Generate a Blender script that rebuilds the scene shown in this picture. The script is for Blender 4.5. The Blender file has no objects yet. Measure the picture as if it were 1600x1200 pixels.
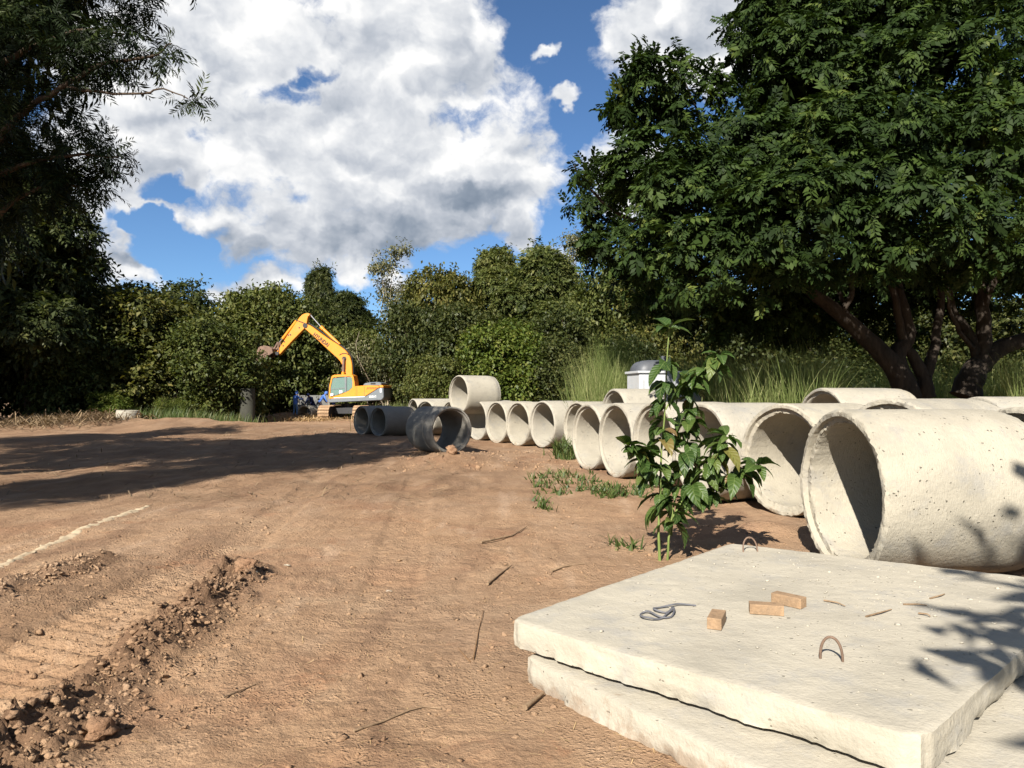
import bpy, bmesh, math, random
import numpy as np
from mathutils import Vector, Matrix, Quaternion

R = math.radians
scene = bpy.context.scene
COL = scene.collection

# ------------------------------------------------------------------ camera, sky, sun, exposure
EYE = 1.60
FPX = 1130.0            # focal length in pixels of the 1600 px wide photograph
SUN_AZ, SUN_EL = 20.0, 35.0     # azimuth the light travels towards (from +Y to +X), elevation

cam_d = bpy.data.cameras.new("camera")
cam_d.sensor_width = 36.0
cam_d.lens = 36.0 * FPX / 1600.0
cam_d.clip_start = 0.05
cam_d.clip_end = 3000.0
cam = bpy.data.objects.new("camera", cam_d)
COL.objects.link(cam)
cam.location = (0, 0, EYE)
cam.rotation_euler = (R(91.01), 0, 0)
scene.camera = cam

scene.view_settings.view_transform = 'Standard'
scene.view_settings.look = 'None'
scene.view_settings.gamma = 1.0
scene.view_settings.exposure = 1.22
scene.render.engine = 'CYCLES'
scene.cycles.max_bounces = 5
scene.cycles.diffuse_bounces = 2
scene.cycles.glossy_bounces = 2
scene.cycles.transmission_bounces = 4
scene.cycles.transparent_max_bounces = 8
scene.cycles.caustics_reflective = False
scene.cycles.caustics_refractive = False


class NT:
    """small helper to write node trees"""
    def __init__(self, tree):
        self.t = tree
    def n(self, kind, **kw):
        nd = self.t.nodes.new(kind)
        for k, v in kw.items():
            setattr(nd, k, v)
        return nd
    def link(self, a, b):
        self.t.links.new(a, b)
    def put(self, sock, v):
        if hasattr(v, 'is_linked') or hasattr(v, 'node'):
            self.t.links.new(v, sock)
        else:
            sock.default_value = v
    def math(self, op, a, b=0.0, c=0.0, clamp=False):
        nd = self.n('ShaderNodeMath', operation=op)
        nd.use_clamp = clamp
        self.put(nd.inputs[0], a); self.put(nd.inputs[1], b)
        if len(nd.inputs) > 2:
            self.put(nd.inputs[2], c)
        return nd.outputs[0]
    def vmath(self, op, a, b=(0, 0, 0)):
        nd = self.n('ShaderNodeVectorMath', operation=op)
        self.put(nd.inputs[0], a); self.put(nd.inputs[1], b)
        return nd.outputs['Value'] if op in ('DOT_PRODUCT', 'LENGTH', 'DISTANCE') else nd.outputs[0]
    def scale(self, a, s):
        nd = self.n('ShaderNodeVectorMath', operation='SCALE')
        self.put(nd.inputs[0], a); self.put(nd.inputs['Scale'], s)
        return nd.outputs[0]
    def noise(self, vec, scale, detail=4.0, rough=0.5, dist=0.0, lac=2.0, color=False):
        nd = self.n('ShaderNodeTexNoise')
        if vec is not None:
            self.put(nd.inputs['Vector'], vec)
        nd.inputs['Scale'].default_value = scale
        nd.inputs['Detail'].default_value = detail
        nd.inputs['Roughness'].default_value = rough
        nd.inputs['Distortion'].default_value = dist
        nd.inputs['Lacunarity'].default_value = lac
        return nd.outputs['Color' if color else 'Fac']
    def smooth(self, v, lo, hi, a=0.0, b=1.0):
        nd = self.n('ShaderNodeMapRange', interpolation_type='SMOOTHSTEP')
        self.put(nd.inputs['Value'], v)
        for k, x in (('From Min', lo), ('From Max', hi), ('To Min', a), ('To Max', b)):
            self.put(nd.inputs[k], x)
        return nd.outputs[0]
    def lin(self, v, lo, hi, a=0.0, b=1.0):
        nd = self.n('ShaderNodeMapRange')
        self.put(nd.inputs['Value'], v)
        for k, x in (('From Min', lo), ('From Max', hi), ('To Min', a), ('To Max', b)):
            self.put(nd.inputs[k], x)
        return nd.outputs[0]
    def mix(self, f, a, b, blend='MIX'):
        nd = self.n('ShaderNodeMix', data_type='RGBA', blend_type=blend)
        self.put(nd.inputs[0], f); self.put(nd.inputs[6], a); self.put(nd.inputs[7], b)
        return nd.outputs[2]
    def ramp(self, f, stops):
        nd = self.n('ShaderNodeValToRGB')
        cr = nd.color_ramp
        while len(cr.elements) < len(stops):
            cr.elements.new(0.5)
        for e, (p, c) in zip(cr.elements, stops):
            e.position = p; e.color = (*c, 1.0)
        self.put(nd.inputs[0], f)
        return nd.outputs[0]


def px_dir(px, py):
    """azimuth / elevation of a direction seen from the camera height"""
    az = math.atan((px - 800) / FPX)
    el = math.atan((620 - py) / FPX * math.cos(az))
    return az, el


# --- cumulus field as a function of direction (azimuth, elevation) ---
CLOUDS = [  # a broad cumulus bank ahead, smaller heaps round it: centre and radii as they stand in the sky
    (500, 190, 330, 215), (290, 90, 240, 170), (640, 30, 150, 150), (760, 275, 150, 105), (470, 355, 250, 75),
    (215, 235, 150, 110), (700, 110, 95, 120), (175, 405, 95, 80), (375, 446, 90, 30), (545, 425, 40, 36),
    (812, 360, 28, 40), (1070, 30, 165, 135), (985, 260, 80, 85), (850, 78, 24, 15), (882, 150, 28, 15), (640, 445, 50, 26),
    (890, 410, 50, 30), (120, 330, 70, 70), (170, 372, 60, 44), (215, 432, 70, 30),
]
HOLES = [(425, 142, 78, 40), (485, 112, 55, 28), (248, 292, 50, 28), (275, 385, 70, 40), (235, 345, 45, 26)]
BASES = [(395, 400, 210, 58), (540, 382, 220, 56), (700, 352, 170, 48), (720, 300, 110, 34), (210, 402, 40, 18)]   # thick, shaded bases

def blob_field(T, az, el, lst):
    out = []
    for (px, py, rx, ry) in lst:
        a, e = px_dir(px, py)
        a1, _ = px_dir(px + rx, py)
        _, e1 = px_dir(px, py - ry)
        cmb = T.n('ShaderNodeCombineXYZ'); T.put(cmb.inputs[0], az); T.put(cmb.inputs[1], el)
        v = T.n('ShaderNodeVectorMath', operation='MULTIPLY_ADD')
        T.put(v.inputs[0], cmb.outputs[0])
        ka, ke = 1.0 / abs(a1 - a), 1.0 / abs(e1 - e)
        v.inputs[1].default_value = (ka, ke, 0); v.inputs[2].default_value = (-a * ka, -e * ke, 0)
        q = T.vmath('DOT_PRODUCT', v.outputs[0], v.outputs[0])
        out.append((T.math('SUBTRACT', 1.0, q), min(1.0, 0.35 + ry / 160.0)))
    return out


world = bpy.data.worlds.new("World")
scene.world = world
world.use_nodes = True
world.cycles.sampling_method = 'MANUAL'
world.cycles.sample_map_resolution = 512
wt = world.node_tree
wt.nodes.clear()
T = NT(wt)
sky = T.n('ShaderNodeTexSky', sky_type='NISHITA')
sky.sun_disc = False
sky.sun_elevation = R(SUN_EL)
sky.sun_rotation = R(180.0 + SUN_AZ)
sky.altitude = 1500.0
sky.air_density = 1.0
sky.dust_density = 0.0
sky.ozone_density = 5.0
SKY = 0.0531
sky_c = T.mix(1.0, sky.outputs[0], (SKY * 0.84, SKY * 0.96, SKY * 1.02, 1), 'MULTIPLY')
tc = T.n('ShaderNodeTexCoord')
d = tc.outputs['Generated']
warp = T.scale(T.vmath('SUBTRACT', T.noise(d, 9.0, 5.0, 0.62, color=True), (0.5, 0.5, 0.5)), 0.10)
dw = T.vmath('ADD', d, warp)
s = T.n('ShaderNodeSeparateXYZ'); T.link(dw, s.inputs[0])
az = T.math('ARCTAN2', s.outputs[0], s.outputs[1])
el = T.math('ARCSINE', s.outputs[2])
tot = None
for b, k in blob_field(T, az, el, CLOUDS):
    b = T.math('MULTIPLY', b, k)
    tot = b if tot is None else T.math('SMOOTH_MAX', tot, b, 0.25)
for b, k in blob_field(T, az, el, HOLES):
    tot = T.math('SUBTRACT', tot, T.math('MULTIPLY', T.math('MAXIMUM', b, 0.0), 1.0))
tot = T.math('MAXIMUM', tot, -0.9)
base = None
for b, k in blob_field(T, az, el, BASES):
    b = T.math('MAXIMUM', b, 0.0)
    base = b if base is None else T.math('SMOOTH_MAX', base, b, 0.2)
# elsewhere in the sky: the same kind of broken cumulus
wide = T.lin(T.noise(d, 2.6, 2.0, 0.5), 0.42, 0.66, -0.8, 0.8)
out_w = T.math('MAXIMUM', T.smooth(T.math('ABSOLUTE', az), 0.66, 0.85), T.smooth(el, 0.50, 0.66))
mac = T.n('ShaderNodeMix', data_type='FLOAT')
T.put(mac.inputs[0], out_w); T.put(mac.inputs[2], tot); T.put(mac.inputs[3], wide)
macro = mac.outputs[0]
stretch = T.vmath('MULTIPLY', T.vmath('ADD', d, T.scale(warp, 0.5)), (1.0, 1.0, 1.3))
def billow(vec, scale, det):
    nd = T.n('ShaderNodeTexNoise', noise_type='RIDGED_MULTIFRACTAL', normalize=False)
    T.put(nd.inputs['Vector'], vec)
    nd.inputs['Scale'].default_value = scale; nd.inputs['Detail'].default_value = det
    nd.inputs['Roughness'].default_value = 0.52; nd.inputs['Lacunarity'].default_value = 2.1
    nd.inputs['Offset'].default_value = 0.9; nd.inputs['Gain'].default_value = 1.4
    return T.math('SUBTRACT', 1.0, nd.outputs['Fac'])
f0 = T.noise(stretch, 10.0, 9.0, 0.60)
b0 = billow(stretch, 9.0, 5.0)
sh = T.vmath('ADD', stretch, (-0.010, 0.0, 0.020))
b1 = billow(sh, 9.0, 4.0)
sh2 = T.vmath('ADD', stretch, (-0.02, 0.0, 0.045))
f1 = T.noise(sh2, 10.0, 4.0, 0.60)
dens = T.math('ADD', T.math('MULTIPLY', macro, 0.75), T.math('ADD', T.math('MULTIPLY', T.math('SUBTRACT', f0, 0.5), 1.9), T.math('MULTIPLY', b0, 0.18)))
alpha = T.smooth(dens, -0.02, 0.40)
edge = T.smooth(dens, 0.15, 0.9)
lit = T.math('ADD', 0.87, T.math('MULTIPLY', T.math('SUBTRACT', b0, b1), 0.24))
lit = T.math('ADD', lit, T.math('MULTIPLY', T.math('SUBTRACT', f0, f1), 0.95))
lit = T.math('SUBTRACT', lit, T.math('MULTIPLY', edge, 0.12))
lit = T.math('SUBTRACT', lit, T.math('MULTIPLY', base, T.math('ADD', 0.12, T.math('MULTIPLY', f1, 0.58))))
lit = T.math('MAXIMUM', T.math('MINIMUM', lit, 1.0), 0.0)
cloud_c = T.ramp(lit, [(0.0, (0.0658, 0.089, 0.1238)), (0.35, (0.1277, 0.1509, 0.1857)), (0.62, (0.2437, 0.2592, 0.2863)), (0.8, (0.3521, 0.3598, 0.3714)), (0.97, (0.4643, 0.4604, 0.4527))])
world_c = T.mix(alpha, sky_c, cloud_c)
bg = T.n('ShaderNodeBackground')
bg.inputs['Strength'].default_value = 1.0
T.link(world_c, bg.inputs['Color'])
wo = T.n('ShaderNodeOutputWorld')
T.link(bg.outputs[0], wo.inputs[0])

LIGHT = Vector((math.sin(R(SUN_AZ)) * math.cos(R(SUN_EL)), math.cos(R(SUN_AZ)) * math.cos(R(SUN_EL)), -math.sin(R(SUN_EL))))
sun_d = bpy.data.lights.new("sun", 'SUN')
sun_d.energy = 5.0
sun_d.angle = R(0.53)
sun_d.color = (1.0, 0.945, 0.86)
sun = bpy.data.objects.new("sun", sun_d)
sun.rotation_euler = LIGHT.to_track_quat('-Z', 'Y').to_euler()
sun.location = (-8, -20, 25)
COL.objects.link(sun)

# ------------------------------------------------------------------ helpers
def tag(o, label=None, cat=None, group=None, kind=None):
    if label: o['label'] = label
    if cat: o['category'] = cat
    if group: o['group'] = group
    if kind: o['kind'] = kind
    return o


def link(o, parent=None):
    COL.objects.link(o)
    if parent is not None:
        o.parent = parent
    return o


def empty(name, loc=(0, 0, 0), rz=0.0, parent=None):
    o = bpy.data.objects.new(name, None)
    o.empty_display_size = 0.3
    o.location = loc
    o.rotation_euler = (0, 0, rz)
    return link(o, parent)


def np_mesh(name, V, F, mat=None, attrs=None, smooth=False):
    """V (n,3) float, F (m,k) int all the same k"""
    me = bpy.data.meshes.new(name)
    V = np.asarray(V, dtype=np.float32); F = np.asarray(F, dtype=np.int32)
    k = F.shape[1]
    me.vertices.add(len(V)); me.vertices.foreach_set('co', V.ravel())
    me.loops.add(F.size); me.loops.foreach_set('vertex_index', F.ravel())
    me.polygons.add(len(F))
    me.polygons.foreach_set('loop_start', np.arange(0, F.size, k, dtype=np.int32))
    me.polygons.foreach_set('loop_total', np.full(len(F), k, dtype=np.int32))
    if smooth:
        me.polygons.foreach_set('use_smooth', np.ones(len(F), dtype=bool))
    for an, av in (attrs or {}).items():
        a = me.attributes.new(an, 'FLOAT', 'POINT')
        a.data.foreach_set('value', np.asarray(av, dtype=np.float32))
    me.update(calc_edges=True)
    if mat: me.materials.append(mat)
    return me


class MB:
    """collects polygons of any size, builds ONE mesh object"""
    def __init__(self):
        self.v = []; self.f = []; self.s = []
    def add(self, V, F, smooth=False):
        o = len(self.v)
        self.v.extend([tuple(p) for p in V])
        for f in F:
            self.f.append([i + o for i in f]); self.s.append(smooth)
        return self
    def box(self, c, size, rot=None):
        sx, sy, sz = [a / 2 for a in size]
        P = [Vector((x, y, z)) for z in (-sz, sz) for y in (-sy, sy) for x in (-sx, sx)]
        if rot is not None: P = [rot @ p for p in P]
        P = [p + Vector(c) for p in P]
        return self.add(P, [(0, 2, 3, 1), (4, 5, 7, 6), (0, 1, 5, 4), (2, 6, 7, 3), (0, 4, 6, 2), (1, 3, 7, 5)])
    def prism(self, poly, y0, y1, axis='y', smooth=False):
        """poly of (a, b) extruded along y (a->x, b->z)"""
        n = len(poly)
        P = [(a, y0, b) for a, b in poly] + [(a, y1, b) for a, b in poly]
        F = [list(range(n)), list(range(2 * n - 1, n - 1, -1))]
        F += [[(i + 1) % n, i, i + n, (i + 1) % n + n] for i in range(n)]
        return self.add(P, F)
    def tube(self, path, radii, n=8, caps=True, smooth=True):
        path = [Vector(p) for p in path]
        if not hasattr(radii, '__len__'): radii = [radii] * len(path)
        rings = []
        ref = None
        for i, p in enumerate(path):
            t = (path[min(i + 1, len(path) - 1)] - path[max(i - 1, 0)])
            if t.length < 1e-9: t = Vector((0, 0, 1))
            t.normalize()
            if ref is None:
                ref = t.orthogonal().normalized()
            a = (ref - t * ref.dot(t))
            if a.length < 1e-6: a = t.orthogonal()
            a.normalize(); ref = a
            b = t.cross(a)
            rings.append([p + (a * math.cos(2 * math.pi * k / n) + b * math.sin(2 * math.pi * k / n)) * radii[i] for k in range(n)])
        V = [q for r in rings for q in r]
        F = []
        for i in range(len(path) - 1):
            for k in range(n):
                F.append([i * n + k, i * n + (k + 1) % n, (i + 1) * n + (k + 1) % n, (i + 1) * n + k])
        self.add(V, F, smooth)
        if caps:
            self.add(rings[0], [list(range(n - 1, -1, -1))])
            self.add(rings[-1], [list(range(n))])
        return self
    def build(self, name, mat, parent=None, bevel=0.0, loc=None):
        me = bpy.data.meshes.new(name)
        me.from_pydata(self.v, [], self.f)
        me.polygons.foreach_set('use_smooth', self.s)
        me.update()
        if mat: me.materials.append(mat)
        o = bpy.data.objects.new(name, me)
        if bevel > 0:
            bm = bmesh.new(); bm.from_mesh(me)
            bmesh.ops.remove_doubles(bm, verts=bm.verts, dist=1e-5)
            bmesh.ops.bevel(bm, geom=[e for e in bm.edges if len(e.link_faces) == 2 and e.calc_face_angle(0) > 0.5],
                            offset=bevel, segments=2, affect='EDGES', profile=0.6, clamp_overlap=True)
            bm.to_mesh(me); bm.free()
        if loc is not None: o.location = loc
        return link(o, parent)


# numpy value noise -------------------------------------------------
_rs = np.random.RandomState(7)
_TAB = _rs.rand(256, 256).astype(np.float32)
_TAB3 = _rs.rand(64, 64, 64).astype(np.float32)

def vnoise(x, y):
    xi = np.floor(x).astype(np.int64); yi = np.floor(y).astype(np.int64)
    fx = x - xi; fy = y - yi
    fx = fx * fx * fx * (fx * (fx * 6 - 15) + 10); fy = fy * fy * fy * (fy * (fy * 6 - 15) + 10)
    g = lambda a, b: _TAB[a & 255, b & 255]
    return (g(xi, yi) * (1 - fx) + g(xi + 1, yi) * fx) * (1 - fy) + (g(xi, yi + 1) * (1 - fx) + g(xi + 1, yi + 1) * fx) * fy

def fbm(x, y, oct=4, gain=0.5):
    s = 0; a = 1.0; t = 0
    for i in range(oct):
        s = s + a * (vnoise(x * 2 ** i + 17.3 * i, y * 2 ** i + 9.1 * i) - 0.5); t += a; a *= gain
    return s / t * 2

def vnoise3(P):
    I = np.floor(P).astype(np.int64); f = P - I
    f = f * f * (3 - 2 * f)
    r = 0
    for dx in (0, 1):
        for dy in (0, 1):
            for dz in (0, 1):
                w = (f[:, 0] if dx else 1 - f[:, 0]) * (f[:, 1] if dy else 1 - f[:, 1]) * (f[:, 2] if dz else 1 - f[:, 2])
                r = r + w * _TAB3[(I[:, 0] + dx) & 63, (I[:, 1] + dy) & 63, (I[:, 2] + dz) & 63]
    return r - 0.5

def sstep(a, b, x):
    t = np.clip((x - a) / (b - a), 0, 1)
    return t * t * (3 - 2 * t)


# ------------------------------------------------------------------ materials
def new_mat(name):
    m = bpy.data.materials.new(name)
    m.use_nodes = True
    t = m.node_tree
    t.nodes.clear()
    T = NT(t)
    b = T.n('ShaderNodeBsdfPrincipled')
    o = T.n('ShaderNodeOutputMaterial')
    T.link(b.outputs[0], o.inputs[0])
    return m, T, b, o


def simple(name, col, rough=0.6, metal=0.0, var=0.15, scale=6.0, bump=0.0, dirt=None, dirt_amt=0.4, spec=0.4):
    m, T, b, o = new_mat(name)
    tc = T.n('ShaderNodeTexCoord')
    nz = T.noise(tc.outputs['Object'], scale, 6.0, 0.6)
    dark = tuple(c * (1 - var) for c in col); lite = tuple(min(1, c * (1 + var)) for c in col)
    c = T.ramp(nz, [(0.3, dark), (0.7, lite)])
    if dirt:
        d = T.noise(tc.outputs['Object'], scale * 0.35, 8.0, 0.7)
        c = T.mix(T.smooth(d, 0.48, 0.7, 0.0, dirt_amt), c, (*dirt, 1))
    T.link(c, b.inputs['Base Color'])
    b.inputs['Roughness'].default_value = rough
    b.inputs['Metallic'].default_value = metal
    b.inputs['Specular IOR Level'].default_value = spec
    if bump > 0:
        bn = T.n('ShaderNodeBump'); bn.inputs['Strength'].default_value = bump; bn.inputs['Distance'].default_value = 0.01
        T.link(T.noise(tc.outputs['Object'], scale * 6, 6.0, 0.6), bn.inputs['Height'])
        T.link(bn.outputs[0], b.inputs['Normal'])
    return m


def concrete_mat(name, base, stain=(0.20, 0.16, 0.12), pit=1.0, stain_amt=0.5, streak=(1, 1, 1), bump=0.9):
    m, T, b, o = new_mat(name)
    tc = T.n('ShaderNodeTexCoord')
    P = tc.outputs['Object']
    oi = T.n('ShaderNodeObjectInfo')
    off = T.scale(T.n('ShaderNodeCombineXYZ').outputs[0], 1.0)
    cx = T.n('ShaderNodeCombineXYZ')
    r = T.math('MULTIPLY', oi.outputs['Random'], 37.0)
    for i in range(3): T.link(r, cx.inputs[i])
    P2 = T.vmath('ADD', P, cx.outputs[0])
    big = T.noise(P2, 1.7, 5.0, 0.6)
    fine = T.noise(P2, 22.0, 6.0, 0.65)
    lite = tuple(min(1, c * 1.10) for c in base); dark = tuple(c * 0.80 for c in base)
    c = T.ramp(big, [(0.30, dark), (0.5, base), (0.72, lite)])
    c = T.mix(T.lin(fine, 0.3, 0.7, 0.0, 0.22), c, (*tuple(x * 0.72 for x in base), 1))
    # form lines left by the mould
    fl = T.noise(T.vmath('MULTIPLY', P2, streak), 34.0, 3.0, 0.5)
    c = T.mix(T.smooth(fl, 0.52, 0.72, 0.0, 0.20), c, (*tuple(x * 0.70 for x in base), 1))
    c = T.mix(T.math('MULTIPLY', oi.outputs['Random'], 0.30), c, (*tuple(sum(base) / 3 * 0.86 * q for q in (1.0, 0.98, 0.93)), 1))
    grey = T.noise(T.vmath('ADD', P2, (1.7, 9.2, 3.3)), 3.1, 6.0, 0.7)
    c = T.mix(T.smooth(grey, 0.50, 0.68, 0.0, 0.45), c, (*tuple(sum(base) / 3 * 0.74 * q for q in (1.02, 0.99, 0.93)), 1))
    pale = T.noise(T.vmath('ADD', P2, (8.7, 0.2, 1.3)), 5.5, 7.0, 0.72)
    c = T.mix(T.smooth(pale, 0.58, 0.72, 0.0, 0.5), c, (*tuple(min(1, x * 1.28) for x in base), 1))
    st = T.noise(T.vmath('ADD', P2, (5.1, 2.2, 8.8)), 1.1, 8.0, 0.68)
    c = T.mix(T.smooth(st, 0.57, 0.80, 0.0, stain_amt), c, (*stain, 1))
    vo = T.n('ShaderNodeTexVoronoi'); vo.inputs['Scale'].default_value = 19.0
    T.put(vo.inputs['Vector'], T.vmath('ADD', P2, T.scale(T.noise(P2, 9.0, 3.0, color=True), 0.1)))
    pm = T.math('MULTIPLY', T.smooth(vo.outputs['Distance'], 0.10, 0.19, 1.0, 0.0),
                T.smooth(T.noise(P2, 7.0, 4.0, 0.6), 0.50, 0.60))
    c = T.mix(T.math('MULTIPLY', pm, 0.75 * pit), c, (*tuple(x * 0.25 for x in base), 1))
    geo = T.n('ShaderNodeNewGeometry'); sz = T.n('ShaderNodeSeparateXYZ'); T.link(geo.outputs['Position'], sz.inputs[0])
    mud = T.math('ADD', sz.outputs[2], T.math('MULTIPLY', T.math('SUBTRACT', T.noise(P2, 6.0, 6.0, 0.7), 0.5), 0.55))
    c = T.mix(T.smooth(mud, 0.0, 0.09, 0.5, 0.0), c, (0.20, 0.125, 0.075, 1))
    T.link(c, b.inputs['Base Color'])
    b.inputs['Roughness'].default_value = 0.92
    b.inputs['Specular IOR Level'].default_value = 0.15
    h = T.math('ADD', T.math('MULTIPLY', fine, 0.5), T.math('MULTIPLY', fl, 0.35))
    h = T.math('SUBTRACT', h, T.math('MULTIPLY', pm, 0.8 * pit))
    bn = T.n('ShaderNodeBump'); bn.inputs['Strength'].default_value = bump; bn.inputs['Distance'].default_value = 0.02
    T.link(h, bn.inputs['Height']); T.link(bn.outputs[0], b.inputs['Normal'])
    return m


def leaf_mat(name, stops, trans=0.28, rough=0.5, spec=0.35, patch=0.25):
    m, T, b, o = new_mat(name)
    at = T.n('ShaderNodeAttribute'); at.attribute_name = 'tint'
    oi = T.n('ShaderNodeObjectInfo')
    tc = T.n('ShaderNodeTexCoord')
    pn = T.noise(tc.outputs['Object'], 0.55, 3.0, 0.5)
    f = T.math('ADD', at.outputs['Fac'], T.math('MULTIPLY', T.math('SUBTRACT', pn, 0.5), patch * 4))
    f = T.math('ADD', f, T.math('MULTIPLY', T.math('SUBTRACT', oi.outputs['Random'], 0.5), 0.25), clamp=True)
    c = T.ramp(f, stops)
    T.link(c, b.inputs['Base Color'])
    b.inputs['Roughness'].default_value = rough
    b.inputs['Specular IOR Level'].default_value = spec
    tr = T.n('ShaderNodeBsdfTranslucent')
    T.link(T.mix(1.0, c, (1.15, 1.2, 0.5, 1), 'MULTIPLY'), tr.inputs[0])
    mx = T.n('ShaderNodeMixShader'); mx.inputs[0].default_value = trans
    T.link(b.outputs[0], mx.inputs[1]); T.link(tr.outputs[0], mx.inputs[2])
    T.link(mx.outputs[0], o.inputs[0])
    return m


def bark_mat(name, a, b_):
    m, T, b, o = new_mat(name)
    tc = T.n('ShaderNodeTexCoord')
    n1 = T.noise(T.vmath('MULTIPLY', tc.outputs['Object'], (1, 1, 0.25)), 9.0, 8.0, 0.65)
    T.link(T.ramp(n1, [(0.3, a), (0.7, b_)]), b.inputs['Base Color'])
    b.inputs['Roughness'].default_value = 0.9
    b.inputs['Specular IOR Level'].default_value = 0.15
    bn = T.n('ShaderNodeBump'); bn.inputs['Strength'].default_value = 0.7; bn.inputs['Distance'].default_value = 0.03
    T.link(n1, bn.inputs['Height']); T.link(bn.outputs[0], b.inputs['Normal'])
    return m


M = {}
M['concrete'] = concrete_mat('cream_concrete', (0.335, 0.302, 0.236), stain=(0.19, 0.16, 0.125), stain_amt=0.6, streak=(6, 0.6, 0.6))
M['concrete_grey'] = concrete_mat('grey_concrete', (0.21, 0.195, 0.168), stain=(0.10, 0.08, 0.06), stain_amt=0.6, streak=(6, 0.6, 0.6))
M['concrete_slab'] = concrete_mat('slab_concrete', (0.392, 0.350, 0.268), stain=(0.25, 0.215, 0.165), stain_amt=0.6, pit=0.7, streak=(1.5, 1.5, 1.5), bump=0.5)
M['concrete_mossy'] = concrete_mat('weathered_shade_concrete', (0.055, 0.055, 0.04), stain=(0.02, 0.026, 0.012), stain_amt=0.8)  # weathered tone, with shade painted in by darkening the base colour
M['bark'] = bark_mat('brown_bark', (0.020, 0.016, 0.013), (0.058, 0.045, 0.034))
M['bark_pale'] = bark_mat('pale_bark', (0.16, 0.13, 0.09), (0.36, 0.31, 0.23))
M['bark_dark'] = bark_mat('dark_bark', (0.03, 0.022, 0.016), (0.09, 0.065, 0.045))
M['twig'] = bark_mat('dry_twig', (0.13, 0.085, 0.05), (0.30, 0.21, 0.13))
M['straw_dull'] = leaf_mat('dull_straw', [(0.0, (0.11, 0.07, 0.04)), (0.5, (0.20, 0.135, 0.075)), (1.0, (0.33, 0.24, 0.14))], trans=0.1, rough=0.85)
M['straw'] = leaf_mat('dry_straw', [(0.0, (0.20, 0.11, 0.05)), (0.5, (0.36, 0.23, 0.11)), (1.0, (0.52, 0.38, 0.20))], trans=0.1, rough=0.8)
M['grass'] = leaf_mat('green_grass', [(0.0, (0.085, 0.12, 0.03)), (0.5, (0.16, 0.20, 0.062)), (1.0, (0.30, 0.30, 0.135))], trans=0.35, rough=0.7, spec=0.15)
M['weed'] = leaf_mat('weed_green', [(0.0, (0.035, 0.062, 0.014)), (0.6, (0.075, 0.105, 0.026)), (1.0, (0.19, 0.18, 0.075))], trans=0.3)
M['leaf_right'] = leaf_mat('deep_green_leaf', [(0.0, (0.011, 0.021, 0.005)), (0.45, (0.023, 0.041, 0.009)), (0.85, (0.046, 0.070, 0.014)), (1.0, (0.095, 0.115, 0.026))], trans=0.2, rough=0.6, spec=0.12, patch=0.2)
M['leaf_left'] = leaf_mat('fine_dark_leaf', [(0.0, (0.006, 0.011, 0.004)), (0.6, (0.013, 0.021, 0.006)), (1.0, (0.04, 0.052, 0.013))], trans=0.15, spec=0.12, patch=0.12)
M['leaf_a'] = leaf_mat('forest_leaf_dark', [(0.0, (0.0218, 0.0312, 0.0098)), (0.5, (0.049, 0.0603, 0.0174)), (1.0, (0.1034, 0.1021, 0.0326))], spec=0.2)
M['leaf_b'] = leaf_mat('forest_leaf_olive', [(0.0, (0.0342, 0.0426, 0.0117)), (0.5, (0.0741, 0.0804, 0.0198)), (1.0, (0.1568, 0.1353, 0.0378))], spec=0.2)
M['leaf_c'] = leaf_mat('forest_leaf_mid', [(0.0, (0.0353, 0.0499, 0.0139)), (0.5, (0.0753, 0.0899, 0.023)), (1.0, (0.1413, 0.1398, 0.0437))], spec=0.2)
M['leaf_d'] = leaf_mat('forest_leaf_bright', [(0.0, (0.0425, 0.0663, 0.011)), (0.5, (0.0892, 0.117, 0.0204)), (1.0, (0.1785, 0.1716, 0.0425))], spec=0.2)
M['leaf_e'] = leaf_mat('forest_leaf_greyish', [(0.0, (0.064, 0.0704, 0.0333)), (0.5, (0.128, 0.128, 0.0614)), (1.0, (0.2304, 0.2048, 0.1152))], spec=0.2)
M['yellow'] = simple('excavator_yellow', (0.60, 0.215, 0.012), rough=0.42, var=0.06, dirt=(0.38, 0.22, 0.10), dirt_amt=0.35, spec=0.5)
M['machine_grey'] = simple('machine_grey', (0.120, 0.136, 0.148), rough=0.5, var=0.1, dirt=(0.26, 0.2, 0.14), dirt_amt=0.35)
M['machine_dark'] = simple('machine_dark', (0.02, 0.02, 0.022), rough=0.6, var=0.2)
M['chrome'] = simple('cylinder_rod', (0.35, 0.34, 0.33), rough=0.3, metal=0.8, var=0.1)
M['track'] = simple('muddy_track', (0.288, 0.187, 0.108), rough=0.9, var=0.25, bump=0.5, dirt=(0.22, 0.13, 0.08))
M['bucket'] = simple('muddy_bucket', (0.152, 0.096, 0.068), rough=0.85, var=0.3, scale=3.0, bump=0.5, dirt=(0.32, 0.22, 0.15))
M['black_paint'] = simple('black_paint', (0.012, 0.012, 0.012), rough=0.5, var=0.1)
M['white_paint'] = simple('white_paint', (0.637, 0.646, 0.646), rough=0.5, var=0.04)
M['white_plastic'] = simple('white_plastic', (0.404, 0.416, 0.428), rough=0.45, var=0.06, dirt=(0.45, 0.42, 0.36), dirt_amt=0.3)
M['lid_grey'] = simple('lid_grey', (0.07, 0.075, 0.085), rough=0.5, var=0.15)
M['red_mark'] = simple('brown_stripe', (0.25, 0.07, 0.02), rough=0.5)
M['wood'] = simple('sawn_wood', (0.26, 0.168, 0.095), rough=0.8, var=0.3, scale=14.0, bump=0.5, dirt=(0.12, 0.085, 0.055), dirt_amt=0.85)
M['rust'] = simple('rusty_steel', (0.136, 0.088, 0.060), rough=0.75, var=0.3, scale=20, bump=0.3)
M['strap'] = simple('grey_strap', (0.10, 0.10, 0.11), rough=0.7, var=0.2)
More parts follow.
